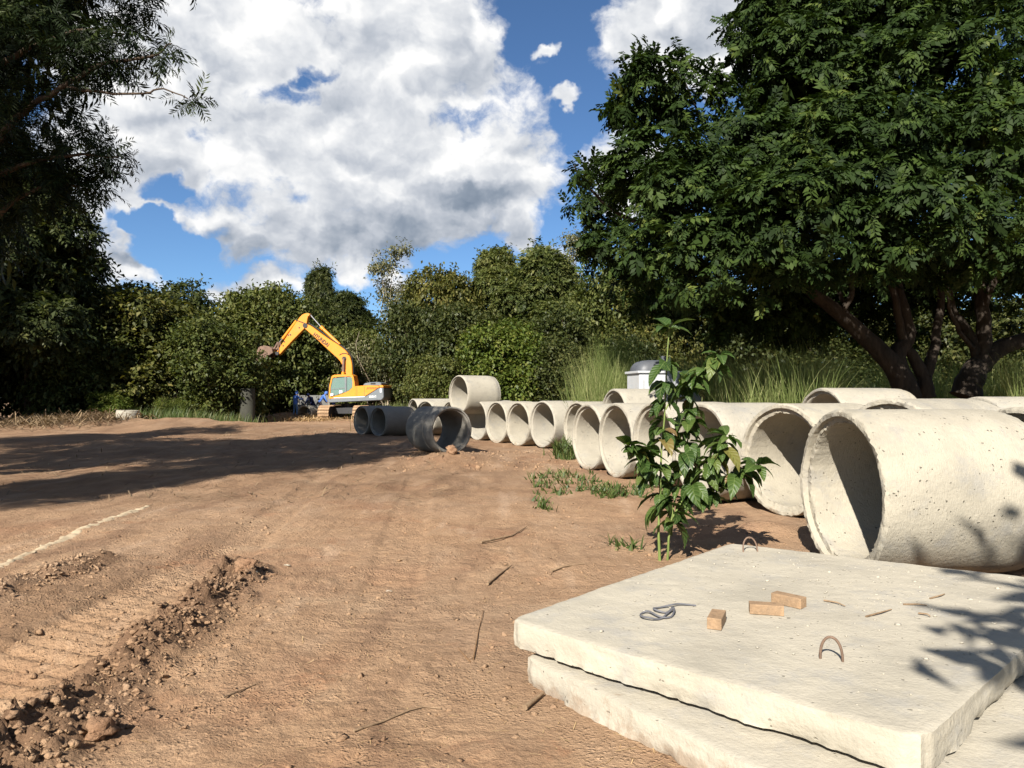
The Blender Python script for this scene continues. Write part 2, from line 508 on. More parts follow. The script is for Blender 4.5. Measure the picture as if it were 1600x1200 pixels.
M['blue'] = simple('blue_cloth', (0.06, 0.14, 0.42), rough=0.85, var=0.2, scale=4)
M['navy'] = simple('navy_cloth', (0.012, 0.02, 0.07), rough=0.9, var=0.2)
M['jeans'] = simple('blue_jeans', (0.075, 0.15, 0.28), rough=0.9, var=0.25, scale=5)
M['dark_trousers'] = simple('dark_trousers', (0.045, 0.035, 0.04), rough=0.9, var=0.2)
M['skin'] = simple('skin', (0.288, 0.160, 0.104), rough=0.6, var=0.08)
M['boots'] = simple('boots', (0.07, 0.05, 0.035), rough=0.8, var=0.2)
M['panel'] = simple('grey_panel', (0.120, 0.120, 0.114), rough=0.8, var=0.2, scale=1.5, dirt=(0.12, 0.09, 0.06))
M['sap_stem'] = bark_mat('green_stem', (0.09, 0.13, 0.03), (0.20, 0.24, 0.08))
M['sap_base'] = bark_mat('brown_stem', (0.12, 0.065, 0.04), (0.26, 0.15, 0.09))

m, T, b, o = new_mat('cab_glass')
b.inputs['Base Color'].default_value = (0.16, 0.25, 0.22, 1)
b.inputs['Roughness'].default_value = 0.06
b.inputs['Alpha'].default_value = 0.62
b.inputs['Specular IOR Level'].default_value = 0.8
M['glass'] = m

# soil
m, T, b, o = new_mat('red_brown_soil')
tc = T.n('ShaderNodeTexCoord'); P = tc.outputs['Object']
big = T.noise(P, 0.35, 5.0, 0.6)
mid = T.noise(P, 2.4, 8.0, 0.65)
fin = T.noise(P, 38.0, 6.0, 0.7)
c = T.ramp(big, [(0.32, (0.319, 0.200, 0.115)), (0.5, (0.356, 0.235, 0.140)), (0.7, (0.328, 0.227, 0.147))])
c = T.mix(T.smooth(mid, 0.44, 0.75, 0.0, 0.6), c, (0.222, 0.133, 0.075, 1))
c = T.mix(T.smooth(T.noise(T.vmath('ADD', P, (31, 7, 0)), 0.9, 7.0, 0.62), 0.52, 0.74, 0.0, 0.8), c, (0.426, 0.302, 0.190, 1))
c = T.mix(T.smooth(T.noise(T.vmath('ADD', P, (3, 51, 0)), 1.3, 6.0, 0.7), 0.58, 0.72, 0.0, 0.55), c, (0.348, 0.168, 0.086, 1))
c = T.mix(T.lin(fin, 0.30, 0.70, 0.0, 0.45), c, T.mix(1.0, c, (0.62, 0.58, 0.55, 1), 'MULTIPLY'))
strk = T.noise(T.vmath('MULTIPLY', T.vmath('ADD', P, (0.0, 3.0, 0)), (1.5, 0.32, 1.0)), 1.25, 6.0, 0.62, 0.4)
c = T.mix(T.smooth(strk, 0.50, 0.68, 0.0, 0.75), c, (0.185, 0.112, 0.068, 1))
c = T.mix(T.smooth(strk, 0.46, 0.32, 0.0, 0.55), c, (0.42, 0.30, 0.20, 1))
damp = T.noise(T.vmath('ADD', P, (19, 3, 0)), 0.55, 6.0, 0.62)
c = T.mix(T.smooth(damp, 0.53, 0.66, 0.0, 0.6), c, (0.225, 0.125, 0.072, 1))
c = T.mix(1.0, c, (0.96, 0.94, 0.94, 1), 'MULTIPLY')
vo = T.n('ShaderNodeTexVoronoi'); vo.inputs['Scale'].default_value = 42.0
T.put(vo.inputs['Vector'], T.vmath('ADD', P, T.scale(T.noise(P, 12.0, 3.0, color=True), 0.08)))
cr = T.smooth(T.noise(P, 1.7, 4.0, 0.6), 0.45, 0.62)
c = T.mix(T.smooth(T.noise(T.vmath('ADD', P, (13, 27, 0)), 0.22, 4.0, 0.6), 0.48, 0.62, 0.0, 0.35), c, (0.26, 0.172, 0.108, 1))
c = T.mix(T.smooth(T.noise(T.vmath('ADD', P, (77, 12, 0)), 6.5, 6.0, 0.7), 0.60, 0.72, 0.0, 0.6), c, (0.15, 0.088, 0.052, 1))
at = T.n('ShaderNodeAttribute'); at.attribute_name = 'loose'
c = T.mix(T.math('MULTIPLY', at.outputs['Fac'], 0.85), c, (0.135, 0.080, 0.047, 1))
T.link(c, b.inputs['Base Color'])
b.inputs['Roughness'].default_value = 0.95
b.inputs['Specular IOR Level'].default_value = 0.12
crumb = T.math('MULTIPLY', T.smooth(vo.outputs['Distance'], 0.0, 0.55, 1.0, 0.0), T.math('ADD', 0.25, cr))
h = T.math('ADD', T.math('MULTIPLY', T.noise(P, 11.0, 9.0, 0.68), 1.3), T.math('MULTIPLY', crumb, 0.30))
h = T.math('ADD', h, T.math('MULTIPLY', fin, 0.35))
bn = T.n('ShaderNodeBump'); bn.inputs['Strength'].default_value = 0.75; bn.inputs['Distance'].default_value = 0.05
T.link(h, bn.inputs['Height']); T.link(bn.outputs[0], b.inputs['Normal'])
M['soil'] = m
M['clod'] = simple('soil_clod', (0.205, 0.125, 0.072), rough=0.95, var=0.3, scale=9.0, bump=0.6, spec=0.1)
M['lime'] = simple('pale_sand', (0.38, 0.30, 0.20), rough=0.95, var=0.2, scale=5.0, bump=0.5, spec=0.1)

# ------------------------------------------------------------------ ground
def seg_d(x, y, pts):
    """distance to a polyline and the parameter along it (m)"""
    best = np.full(np.shape(x), 1e9); par = np.zeros(np.shape(x)); acc = 0.0
    for (x0, y0), (x1, y1) in zip(pts[:-1], pts[1:]):
        L = math.hypot(x1 - x0, y1 - y0)
        t = np.clip(((x - x0) * (x1 - x0) + (y - y0) * (y1 - y0)) / (L * L), 0, 1)
        d = np.hypot(x - x0 - t * (x1 - x0), y - y0 - t * (y1 - y0))
        k = d < best
        best = np.where(k, d, best); par = np.where(k, acc + t * L, par); acc += L
    return best, par

def clods(x, y, sc, seed):
    """broken lumps: every cell of a jittered lattice is one raised, rounded clod"""
    X_, Y_ = x * sc + 0.35 * fbm(x * sc * 0.7 + seed, y * sc * 0.7, 2), y * sc + 0.35 * fbm(x * sc * 0.7, y * sc * 0.7 + seed, 2)
    xi = np.floor(X_).astype(np.int64); yi = np.floor(Y_).astype(np.int64)
    f1 = np.full(np.shape(x), 9.0); f2 = np.full(np.shape(x), 9.0); hh = np.zeros(np.shape(x))
    for dx in (-1, 0, 1):
        for dy in (-1, 0, 1):
            a = (xi + dx + seed * 31) & 255; b = (yi + dy + seed * 17) & 255
            px_ = xi + dx + _TAB[a, b]; py_ = yi + dy + _TAB[b, (a + 91) & 255]
            d = np.hypot(X_ - px_, Y_ - py_)
            h = _TAB[(a + 57) & 255, (b + 133) & 255]
            n = d < f1
            f2 = np.where(n, f1, np.minimum(f2, d)); hh = np.where(n, h, hh); f1 = np.where(n, d, f1)
    return hh * sstep(0.02, 0.42, f2 - f1)

RIDGE1 = [(-2.15, 2.0), (-2.20, 3.3), (-2.28, 4.6), (-2.36, 5.6), (-2.42, 6.5)]
RIDGE2 = [(-4.05, 2.5), (-4.1, 5.0), (-4.15, 6.2), (-4.0, 7.0)]
LANE = [(-2.75, 1.5), (-2.85, 4.0), (-2.95, 6.5), (-3.0, 9.0)]

def loose_field(x, y):
    d1, _ = seg_d(x, y, RIDGE1); d2, _ = seg_d(x, y, RIDGE2)
    n = fbm(x * 2.3, y * 2.3, 3)
    a = sstep(0.42, 0.12, d1 + n * 0.16) + 0.8 * sstep(0.30, 0.08, d2 + n * 0.15)
    a = a + 0.55 * sstep(0.45, 0.2, np.abs(x + 3.55) + n * 0.2) * sstep(7.5, 6.0, y)
    a = a + 0.8 * sstep(9.0, 13.0, y) * sstep(44, 34, y) * sstep(2.5, -2.0, x + 0.06 * (y - 20)) * (0.6 + 0.6 * n)
    return np.clip(a, 0, 1)

def gh(x, y):
    x = np.asarray(x, dtype=np.float64); y = np.asarray(y, dtype=np.float64)
    near = sstep(40, 12, np.hypot(x, y))
    z = 0.05 * fbm(x * 0.35, y * 0.35, 3) * near
    z = z + 0.030 * fbm(x * 1.6 + 4, y * 1.6, 4) * near
    nr = sstep(16, 8, np.hypot(x, y))
    z = z + 0.016 * fbm(x * 7, y * 7, 4, 0.6) * nr
    sc_ = sstep(0.1, 0.5, fbm(x * 0.55 + 21, y * 0.55 + 8, 3)) * nr
    z = z - 0.020 * sc_ * sstep(0.15, 0.55, fbm(x * 4.3 + 2, y * 3.6 + 9, 2))
    z = z + 0.010 * np.maximum(fbm(x * 16 + 3, y * 16, 2), 0) * nr
    # churned patches
    pt = sstep(0.05, 0.45, fbm(x * 0.8 + 11, y * 0.8 + 3, 3))
    z = z + pt * 0.030 * np.maximum(fbm(x * 9 + 3, y * 9, 3), -0.2) * nr
    # windrow pushed up by the tracks, the flattened lane with cleat marks beside it
    d1, s1 = seg_d(x, y, RIDGE1); d2, _ = seg_d(x, y, RIDGE2)
    rough = 0.75 + 0.9 * fbm(x * 4.2, y * 4.2, 4, 0.6)
    w1 = sstep(0.38, 0.08, d1 + 0.14 * fbm(x * 3, y * 3, 2)); w2 = sstep(0.34, 0.08, d2 + 0.16 * fbm(x * 3 + 9, y * 3, 2))
    w3 = sstep(0.5, 0.15, np.abs(x + 3.55) + 0.2 * fbm(x * 2, y * 2 + 5, 2)) * sstep(8, 6, y)
    lump_ = clods(x, y, 7.5, 1) * 0.052 + clods(x, y, 15.0, 2) * 0.050 + clods(x, y, 29.0, 3) * 0.028
    z = z + 0.07 * w1 * np.clip(rough, 0.1, 2) + w1 * lump_ * np.clip(rough + 0.2, 0.3, 1.5) + 0.7 * w2 * lump_ + 0.28 * w3 * lump_
    # trodden, crumbly soil: in patches all over the foreground
    pc = sstep(0.0, 0.40, fbm(x * 0.7 + 40, y * 0.7 + 2, 3)) * nr
    z = z + pc * (clods(x, y, 13.0, 5) * 0.016 + clods(x, y, 26.0, 6) * 0.012)
    # churned earth under the trees at the left, low mounds
    far = sstep(9.0, 13.0, y) * sstep(40, 30, y) * sstep(1.5, -2.5, x + 0.06 * (y - 20))
    z = z + far * (0.10 * fbm(x * 0.9 + 2, y * 0.5, 4, 0.6) + 0.06 * clods(x, y, 2.2, 8) * sstep(-0.1, 0.4, fbm(x * 0.4, y * 0.3 + 7, 2)))
    z = z + 0.06 * sstep(0.26, 0.05, d2) * np.clip(rough, 0.1, 2)
    dl, sl = seg_d(x, y, LANE)
    lane = sstep(0.40, 0.30, dl) * sstep(9.5, 7.0, y)
    cle = np.abs(((sl + 0.35 * (x + 2.8)) / 0.17) % 1.0 - 0.5) * 2
    z = z * (1 - 0.55 * lane) + lane * (-0.045 + 0.042 * sstep(0.35, 0.9, cle) * (0.6 + 0.8 * vnoise(x * 3, y * 3)))
    # older faint wheel marks running away from the camera
    for cx, sl_ in ((-0.9, -0.10), (-2.6, -0.12)):
        u = x - (cx + sl_ * (y - 5))
        tr = sstep(0.30, 0.2, np.abs(u)) * sstep(4.5, 6.5, y) * sstep(18, 12, y)
        z = z - tr * (0.024 + 0.014 * np.sin(y * 2 * math.pi / 0.21 + u * 5))
    # heap of soil in front of the shaded pipes, rise behind the pipe row, low bank far left
    z = z + 0.30 * np.exp(-(((x + 1.45) / 1.0) ** 2 + ((y - 17.3) / 0.9) ** 2)) * (1 + 0.35 * fbm(x * 2, y * 2, 4))
    z = z + 0.16 * np.exp(-(((x - 0.3) / 1.3) ** 2 + ((y - 19.6) / 1.2) ** 2)) * (1 + 0.4 * fbm(x * 2, y * 2, 4))
    z = z + 0.14 * np.exp(-(((x - 2.95) / 0.42) ** 2 + ((y - 8.6) / 0.30) ** 2))
    z = z + 0.28 * sstep(10.5, 13.5, y - 0.15 * (x - 5)) * sstep(3.0, 5.5, x)
    z = z + 0.5 * np.exp(-(((x + 19) / 7.0) ** 2 + ((y - 37) / 3.0) ** 2)) * (1 + 0.5 * fbm(x * 0.8, y * 0.8, 4))
    z = z + 0.5 * np.exp(-(((x + 15.6) / 2.5) ** 2 + ((y - 51) / 1.2) ** 2))
    # flat seat under the slab stack
    seat = sstep(2.4, 1.7, np.hypot(x - 1.75, y - 4.4))
    return z * (1 - 0.9 * seat)

def gz(x, y):
    return float(gh(np.array([x]), np.array([y]))[0])

def spaced(a, b, fn):
    out = [a]
    while out[-1] < b:
        out.append(out[-1] + fn(out[-1]))
    return np.array(out)

xs = np.concatenate([-spaced(5.6, 420, lambda v: 0.035 * (1 + (v - 5.6) * 0.55) if v < 60 else v * 0.3)[::-1],
                     spaced(-5.57, 3.2, lambda v: 0.019 if -3.0 < v < -1.7 else 0.030)[:-1],
                     spaced(3.2, 420, lambda v: 0.035 * (1 + (v - 3.2) * 0.6) if v < 60 else v * 0.3)])
ys = np.concatenate([np.array([-60, -30, -15, -8, -4, -2, -1, 0, 0.8, 1.4, 1.8, 2.1, 2.3]),
                     spaced(2.42, 900, lambda v: 0.020 * (v / 2.9) ** 1.45 if v < 60 else v * 0.3)])
X, Y = np.meshgrid(xs, ys)
Z = gh(X, Y)
nx, ny = len(xs), len(ys)
V = np.stack([X.ravel(), Y.ravel(), Z.ravel()], 1)
ii, jj = np.meshgrid(np.arange(ny - 1), np.arange(nx - 1), indexing='ij')
a = (ii * nx + jj).ravel()
F = np.stack([a, a + 1, a + 1 + nx, a + nx], 1)
me = np_mesh('ground', V, F, M['soil'], {'loose': loose_field(X.ravel(), Y.ravel())}, smooth=True)
ground = link(bpy.data.objects.new('ground', me))
tag(ground, kind='structure')
print('ground', nx, ny, len(F))

# ------------------------------------------------------------------ lumps of soil (too many to count)
def ico(sub=1):
    bm = bmesh.new(); bmesh.ops.create_icosphere(bm, subdivisions=sub, radius=1.0)
    V = np.array([v.co[:] for v in bm.verts]); F = np.array([[v.index for v in f.verts] for f in bm.faces])
    bm.free(); return V, F

def scatter_lumps(name, XY, size, mat, seed=1, sub=1, flat=0.7):
    rs = np.random.RandomState(seed)
    V0, F0 = ico(sub)
    n = len(XY)
    S = size[:, None] * rs.uniform(0.65, 1.3, (n, 3)); S[:, 2] *= flat
    ang = rs.rand(n) * 6.28
    ca, sa = np.cos(ang), np.sin(ang)
    P = V0[None] * (1 + 0.55 * rs.uniform(-1, 1, (n, len(V0), 1))) + 0.25 * rs.normal(size=(n, len(V0), 3))
    P = P * S[:, None, :]
    Q = np.stack([P[..., 0] * ca[:, None] - P[..., 1] * sa[:, None], P[..., 0] * sa[:, None] + P[..., 1] * ca[:, None], P[..., 2]], -1)
    zz = gh(XY[:, 0], XY[:, 1]) + S[:, 2] * 0.15
    Q = Q + np.stack([XY[:, 0], XY[:, 1], zz], 1)[:, None, :]
    Fs = F0[None] + (np.arange(n) * len(V0))[:, None, None]
    me = np_mesh(name, Q.reshape(-1, 3), Fs.reshape(-1, 3), mat)
    return link(bpy.data.objects.new(name, me))

rs = np.random.RandomState(11)
pts = []; szs = []
for ridge, n, wd, smax in ((RIDGE1, 3800, 0.19, 0.026), (RIDGE2, 1500, 0.19, 0.022)):
    P_ = np.array(ridge); 
    k = rs.randint(0, len(P_) - 1, n); t = rs.rand(n)[:, None]
    p = P_[k] * (1 - t) + P_[k + 1] * t + rs.normal(0, wd, (n, 2)) * np.array([1, 0.6])
    pts.append(p); szs.append(np.clip(rs.lognormal(math.log(0.0078), 0.6, n), 0.003, smax))
n = 11000
p = np.stack([rs.uniform(-5.5, 3.4, n), 2.4 + 8.5 * rs.rand(n) ** 1.4], 1)
den = sstep(-0.1, 0.5, fbm(p[:, 0] * 0.9 + 5, p[:, 1] * 0.9, 3)) * 0.9 + 0.1 + 0.7 * np.exp(-((p[:, 0] + 3.55) / 0.4) ** 2) + 0.6 * np.exp(-((p[:, 0] + 0.35 + (p[:, 1] - 4) * -0.2) / 0.5) ** 2)
keep = rs.rand(n) < den
p = p[keep]
pts.append(p); szs.append(np.clip(rs.lognormal(math.log(0.0062), 0.55, len(p)), 0.003, 0.026))
n = 900
p = np.stack([rs.uniform(-2.8, 2.0, n), rs.uniform(15.6, 20.5, n)], 1)
pts.append(p); szs.append(np.clip(rs.lognormal(math.log(0.016), 0.5, n), 0.006, 0.06))
XY = np.concatenate(pts); SZ = np.concatenate(szs)
crumbs = scatter_lumps('soil_crumbs', XY, SZ, M['soil'], 3)
tag(crumbs, 'loose crumbs and lumps of churned brown soil', 'soil', kind='stuff')

def lump(name, x, y, s, label, cat, mat, seed, group=None, sq=(1, 1, 0.8)):
    rs = np.random.RandomState(seed)
    V0, F0 = ico(3)
    d = 1 + 1.0 * vnoise3(V0 * 1.7 + seed) + 0.75 * vnoise3(V0 * 4 + seed) + 0.5 * vnoise3(V0 * 9) + 0.25 * vnoise3(V0 * 19)
    P = V0 * d[:, None] * s * np.array(sq)
    me = np_mesh(name, P, F0, mat, smooth=False)
    o = link(bpy.data.objects.new(name, me))
    o.location = (x, y, gz(x, y) + s * sq[2] * 0.6)
    return tag(o, label, cat, group)

lump('dirt_clod', -1.925, 3.42, 0.062, 'single fist-sized clod of earth casting a shadow beside the track ridge', 'clod', M['soil'], 4)
lump('dirt_clod', -2.33, 6.35, 0.085, 'largest clod heaped at the far end of the track ridge', 'clod', M['soil'], 9)
lump('dirt_clod', -1.42, 17.0, 0.13, 'dark clod on the soil heap before the shaded pipes', 'clod', M['soil'], 13)

for i_, (a_, b_, s_, lab_) in enumerate(((398, 909, 0.02, 'pale crumb of concrete lying at the tip of the track ridge'), (609, 913, 0.016, 'small pale fragment lying alone on the bare soil'), (450, 883, 0.017, 'pale pebble on the soil beyond the track ridge'))):
    d_ = EYE * FPX / (b_ - 620.0)
    lump('fragment', (a_ - 800) / FPX * d_, d_, s_, lab_, 'fragment', M['concrete_slab'], 60 + i_, sq=(1.6, 1, .5))

# pale sand line on the soil at the left
path = [(-4.75, 6.3), (-4.85, 7.0), (-5.02, 8.0), (-5.18, 9.1), (-5.32, 10.1), (-5.35, 10.8)]
vv = []; ff = []; nseg = 160; nw = 8
for i in range(nseg + 1):
    t = i / nseg * (len(path) - 1); k = min(int(t), len(path) - 2); u = t - k
    cx = path[k][0] * (1 - u) + path[k + 1][0] * u; cy = path[k][1] * (1 - u) + path[k + 1][1] * u
    w = 0.062 * (1 + 0.9 * (float(vnoise(np.array([i * 0.31]), np.array([2.5]))[0]) - 0.5)) * min(1, (nseg - i) / 22 + .08)
    for j in range(nw + 1):
        s = j / nw * 2 - 1
        x = cx + s * w + 0.02 * (float(vnoise(np.array([i * 0.9]), np.array([j * 1.7]))[0]) - 0.5); y = cy
        vv.append((x, y, gz(x, y) - 0.003 + 0.012 * (1 - s * s) * (0.5 + 1.0 * float(vnoise(np.array([x * 23.0]), np.array([y * 23.0]))[0]))))
for i in range(nseg):
    for j in range(nw):
        q = i * (nw + 1) + j
        ff.append((q, q + 1, q + nw + 2, q + nw + 1))
me = np_mesh('spilled_sand', np.array(vv), np.array(ff), M['lime'], smooth=True)
tag(link(bpy.data.objects.new('spilled_sand', me)), 'thin pale line of spilled sand across the brown soil', 'sand', kind='stuff')

# ------------------------------------------------------------------ concrete pipes
def pipe_mesh(seed, D, L, wall, rough=1.0, collar=False, mat=None, n=72):
    """a pipe along local +X, opening (the rim we see) at x = 0, centred on its axis"""
    rs = np.random.RandomState(seed)
    Ro = D / 2; Ri = Ro - wall; lip = wall * 0.48
    # profile (x, r, ragged): outer back -> outer front -> rim steps -> inner
    prof = [(L, Ri, 0), (L, Ro - lip * 0.5, .3), (L - 0.07, Ro - lip * 0.4, 0), (L - 0.085, Ro - 0.006, 0.2)]
    m_ = 9
    for i in range(1, m_):
        prof.append((L - 0.085 - (L - 0.085 - 0.035) * i / m_, Ro, 0.05))
    if collar:
        prof = prof[:4] + [(L - 0.4, Ro, 0), (0.50, Ro, 0), (0.47, Ro - 0.03, 0), (0.45, Ro - 0.03, 0), (0.42, Ro, 0), (0.2, Ro + .005, 0)]
    prof += [(0.030, Ro, 0.25), (0.012, Ro - 0.012, 0.8), (0.0, Ro - 0.022, 0.7), (0.0, Ro - lip, 0.25), (0.004, Ro - lip - 0.004, 0.3),
             (0.050, Ro - lip - 0.012, 0.3), (0.055, Ri + 0.012, 0.9), (0.062, Ri, 1.0), (0.085, Ri - 0.003, 0.4)]
    for i in range(1, 7):
        prof.append((0.085 + (L - 0.085) * i / 7, Ri, 0))
    k = len(prof)
    ang = np.arange(n) / n * 2 * math.pi
    V = np.zeros((k, n, 3))
    for i, (x, r, rg) in enumerate(prof):
        def jit(amp):
            q = rs.normal(0, 1, n); w_ = np.convolve(np.tile(rs.normal(0, 1, n), 3), np.ones(7) / 7, 'same')[n:2 * n] * 2.2
            return amp * (0.55 * q + 0.75 * w_ - 0.8 * (rs.rand(n) < 0.06))
        j1 = jit(0.0055 * rough * rg); j2 = jit(0.006 * rough * rg)
        wob = 0.004 * np.sin(ang * 2 + seed) + 0.003 * np.sin(3 * ang + 1.3 * seed)
        rr = r + j1 + wob
        V[i, :, 0] = x + j2 * (1 if rg > 0.2 else 0)
        V[i, :, 1] = rr * np.cos(ang); V[i, :, 2] = rr * np.sin(ang)
    F = []
    for i in range(k):
        for j in range(n):
            i2 = (i + 1) % k; j2 = (j + 1) % n
            F.append((i * n + j, i2 * n + j, i2 * n + j2, i * n + j2))
    me = np_mesh('concrete_pipe', V.reshape(-1, 3), np.array(F), mat)
    me.polygons.foreach_set('use_smooth', np.ones(len(F), dtype=bool))
    # keep the rim edges crisp
    bm = bmesh.new(); bm.from_mesh(me)
    bm.normal_update()
    for e in bm.edges:
        if e.calc_face_angle(0) > 0.6: e.smooth = False
    bm.to_mesh(me); bm.free()
    return me

PIPES = [
    # x, y, axis angle from +Y, D, L, wall, dz, roll seed, rough, material, label
    (2.98, 6.62, 86, 1.50, 1.52, 0.125, 0.0, 1, 1.5, 'concrete', 'largest cream concrete pipe, its ragged mouth just behind the stacked slabs'),
    (3.57, 9.62, 64, 1.50, 1.5, 0.125, 0.0, 2, 1.3, 'concrete', 'cream concrete pipe between the sapling and the largest pipe'),
    (4.28, 8.25, 65, 1.50, 1.5, 0.12, 0.09, 3, 2.0, 'concrete', 'cream pipe with crumbled rim peeking over the largest pipe'),
    (2.84, 10.95, 71, 1.48, 1.5, 0.115, 0.0, 4, 1.0, 'concrete', 'cream concrete pipe with its mouth hidden behind the leafy sapling'),
    (2.45, 12.65, 71, 1.48, 1.5, 0.115, 0.0, 5, 0.9, 'concrete', 'cream pipe whose mouth shows through the sapling leaves on their upper left'),
    (2.03, 14.35, 71, 1.48, 1.5, 0.11, 0.0, 6, 0.8, 'concrete', 'second cream pipe to the left of the sapling, weeds at its mouth'),
    (1.65, 16.0, 68, 1.48, 1.5, 0.11, 0.0, 7, 0.8, 'concrete', 'narrow-looking cream pipe behind the green weed patch'),
    (1.86, 20.9, 62, 1.45, 1.5, 0.11, 0.02, 8, 1.0, 'concrete', 'cream pipe half hidden behind the weeds, sticks across its mouth'),
    (0.92, 22.4, 60, 1.46, 1.5, 0.10, 0.03, 9, 0.8, 'concrete', 'cream pipe at the end of the three lit mouths, nearest the weeds'),
    (0.17, 23.7, 58, 1.45, 1.5, 0.10, 0.0, 10, 0.9, 'concrete', 'middle one of the three fully lit pipe mouths'),
    (-0.56, 25.0, 58, 1.45, 1.5, 0.10, 0.0, 11, 0.6, 'concrete', 'smooth lit pipe mouth just right of the half-shaded one'),
    (-1.30, 26.3, 57, 1.45, 1.5, 0.10, 0.0, 12, 0.6, 'concrete', 'half-shaded pipe mouth beneath the pipe stacked on top'),
    (-2.42, 28.05, 57, 1.45, 1.5, 0.10, 0.0, 18, 0.6, 'concrete', 'cream pipe carrying the stacked pipe, mostly hidden behind the tilted one'),
    (-3.55, 29.6, 50, 1.44, 1.4, 0.10, 0.0, 15, 0.7, 'concrete', 'grey pipe behind the tilted one with sun inside its mouth'),
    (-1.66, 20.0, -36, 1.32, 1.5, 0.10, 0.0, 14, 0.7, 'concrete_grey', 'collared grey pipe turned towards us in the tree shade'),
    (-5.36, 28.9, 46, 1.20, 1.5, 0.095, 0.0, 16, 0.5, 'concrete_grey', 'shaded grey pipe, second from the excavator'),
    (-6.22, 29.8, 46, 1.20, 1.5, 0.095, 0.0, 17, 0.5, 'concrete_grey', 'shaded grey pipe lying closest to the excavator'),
    (2.55, 18.2, 72, 1.50, 2.2, 0.11, 0.24, 19, 0.7, 'concrete', 'raised pipe below the white container behind the front row'),
    (5.55, 13.0, 78, 1.50, 1.5, 0.11, 0.0, 20, 0.9, 'concrete', 'cream pipe of the back row showing only its top left of the tree trunks'),
    (6.65, 14.9, 80, 1.50, 1.5, 0.11, 0.0, 21, 0.8, 'concrete', 'back-row pipe dappled with tree shade below the forked trunks'),
    (6.42, 10.0, 84, 1.50, 1.5, 0.11, 0.10, 22, 0.7, 'concrete', 'back-row pipe with a rusty stained rim at the right edge'),
    (4.72, 6.78, 82, 1.50, 1.5, 0.12, 0.0, 23, 1.3, 'concrete', 'cream pipe touching the far end of the largest pipe'),
    (-4.6, 33.5, 60, 1.40, 2.4, 0.10, 0.12, 24, 0.6, 'concrete', 'sunlit pipe top showing behind the two shaded grey pipes'),
]
for (x, y, ang, D, L, wall, dz, seed, rough, mat, label) in PIPES:
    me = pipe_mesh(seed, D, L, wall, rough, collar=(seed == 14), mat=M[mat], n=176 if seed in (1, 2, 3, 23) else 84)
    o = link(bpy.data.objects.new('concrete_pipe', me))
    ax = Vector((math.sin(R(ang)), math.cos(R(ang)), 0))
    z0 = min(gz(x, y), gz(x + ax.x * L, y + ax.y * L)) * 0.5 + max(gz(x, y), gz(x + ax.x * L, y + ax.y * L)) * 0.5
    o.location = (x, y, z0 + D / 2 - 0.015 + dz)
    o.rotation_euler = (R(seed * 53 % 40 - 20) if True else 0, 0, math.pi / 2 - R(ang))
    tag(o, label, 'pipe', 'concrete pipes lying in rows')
# the pipe stacked on top of two others
me = pipe_mesh(31, 1.40, 1.42, 0.085, 0.5, mat=M['concrete'])
o = link(bpy.data.objects.new('concrete_pipe', me))
o.location = (-1.88, 26.35, 1.80); o.rotation_euler = (0.3, 0, math.pi / 2 - R(55))
p0, p1 = Vector((-1.30, 26.3, 0.725)), Vector((-2.42, 28.05, 0.725))
pd = Vector((math.cos(R(57)), -math.sin(R(57)), 0))
mid = (p0 + p1) / 2
half = abs((p1 - p0).dot(pd)) / 2
o.location = (mid.x - 0.10, mid.y - 0.85, 0.725 + math.sqrt(max(0.05, 1.425 ** 2 - half ** 2)) - 0.02)
tag(o, 'single cream pipe stacked on top of the others against the bushes', 'pipe', 'concrete pipes lying in rows')

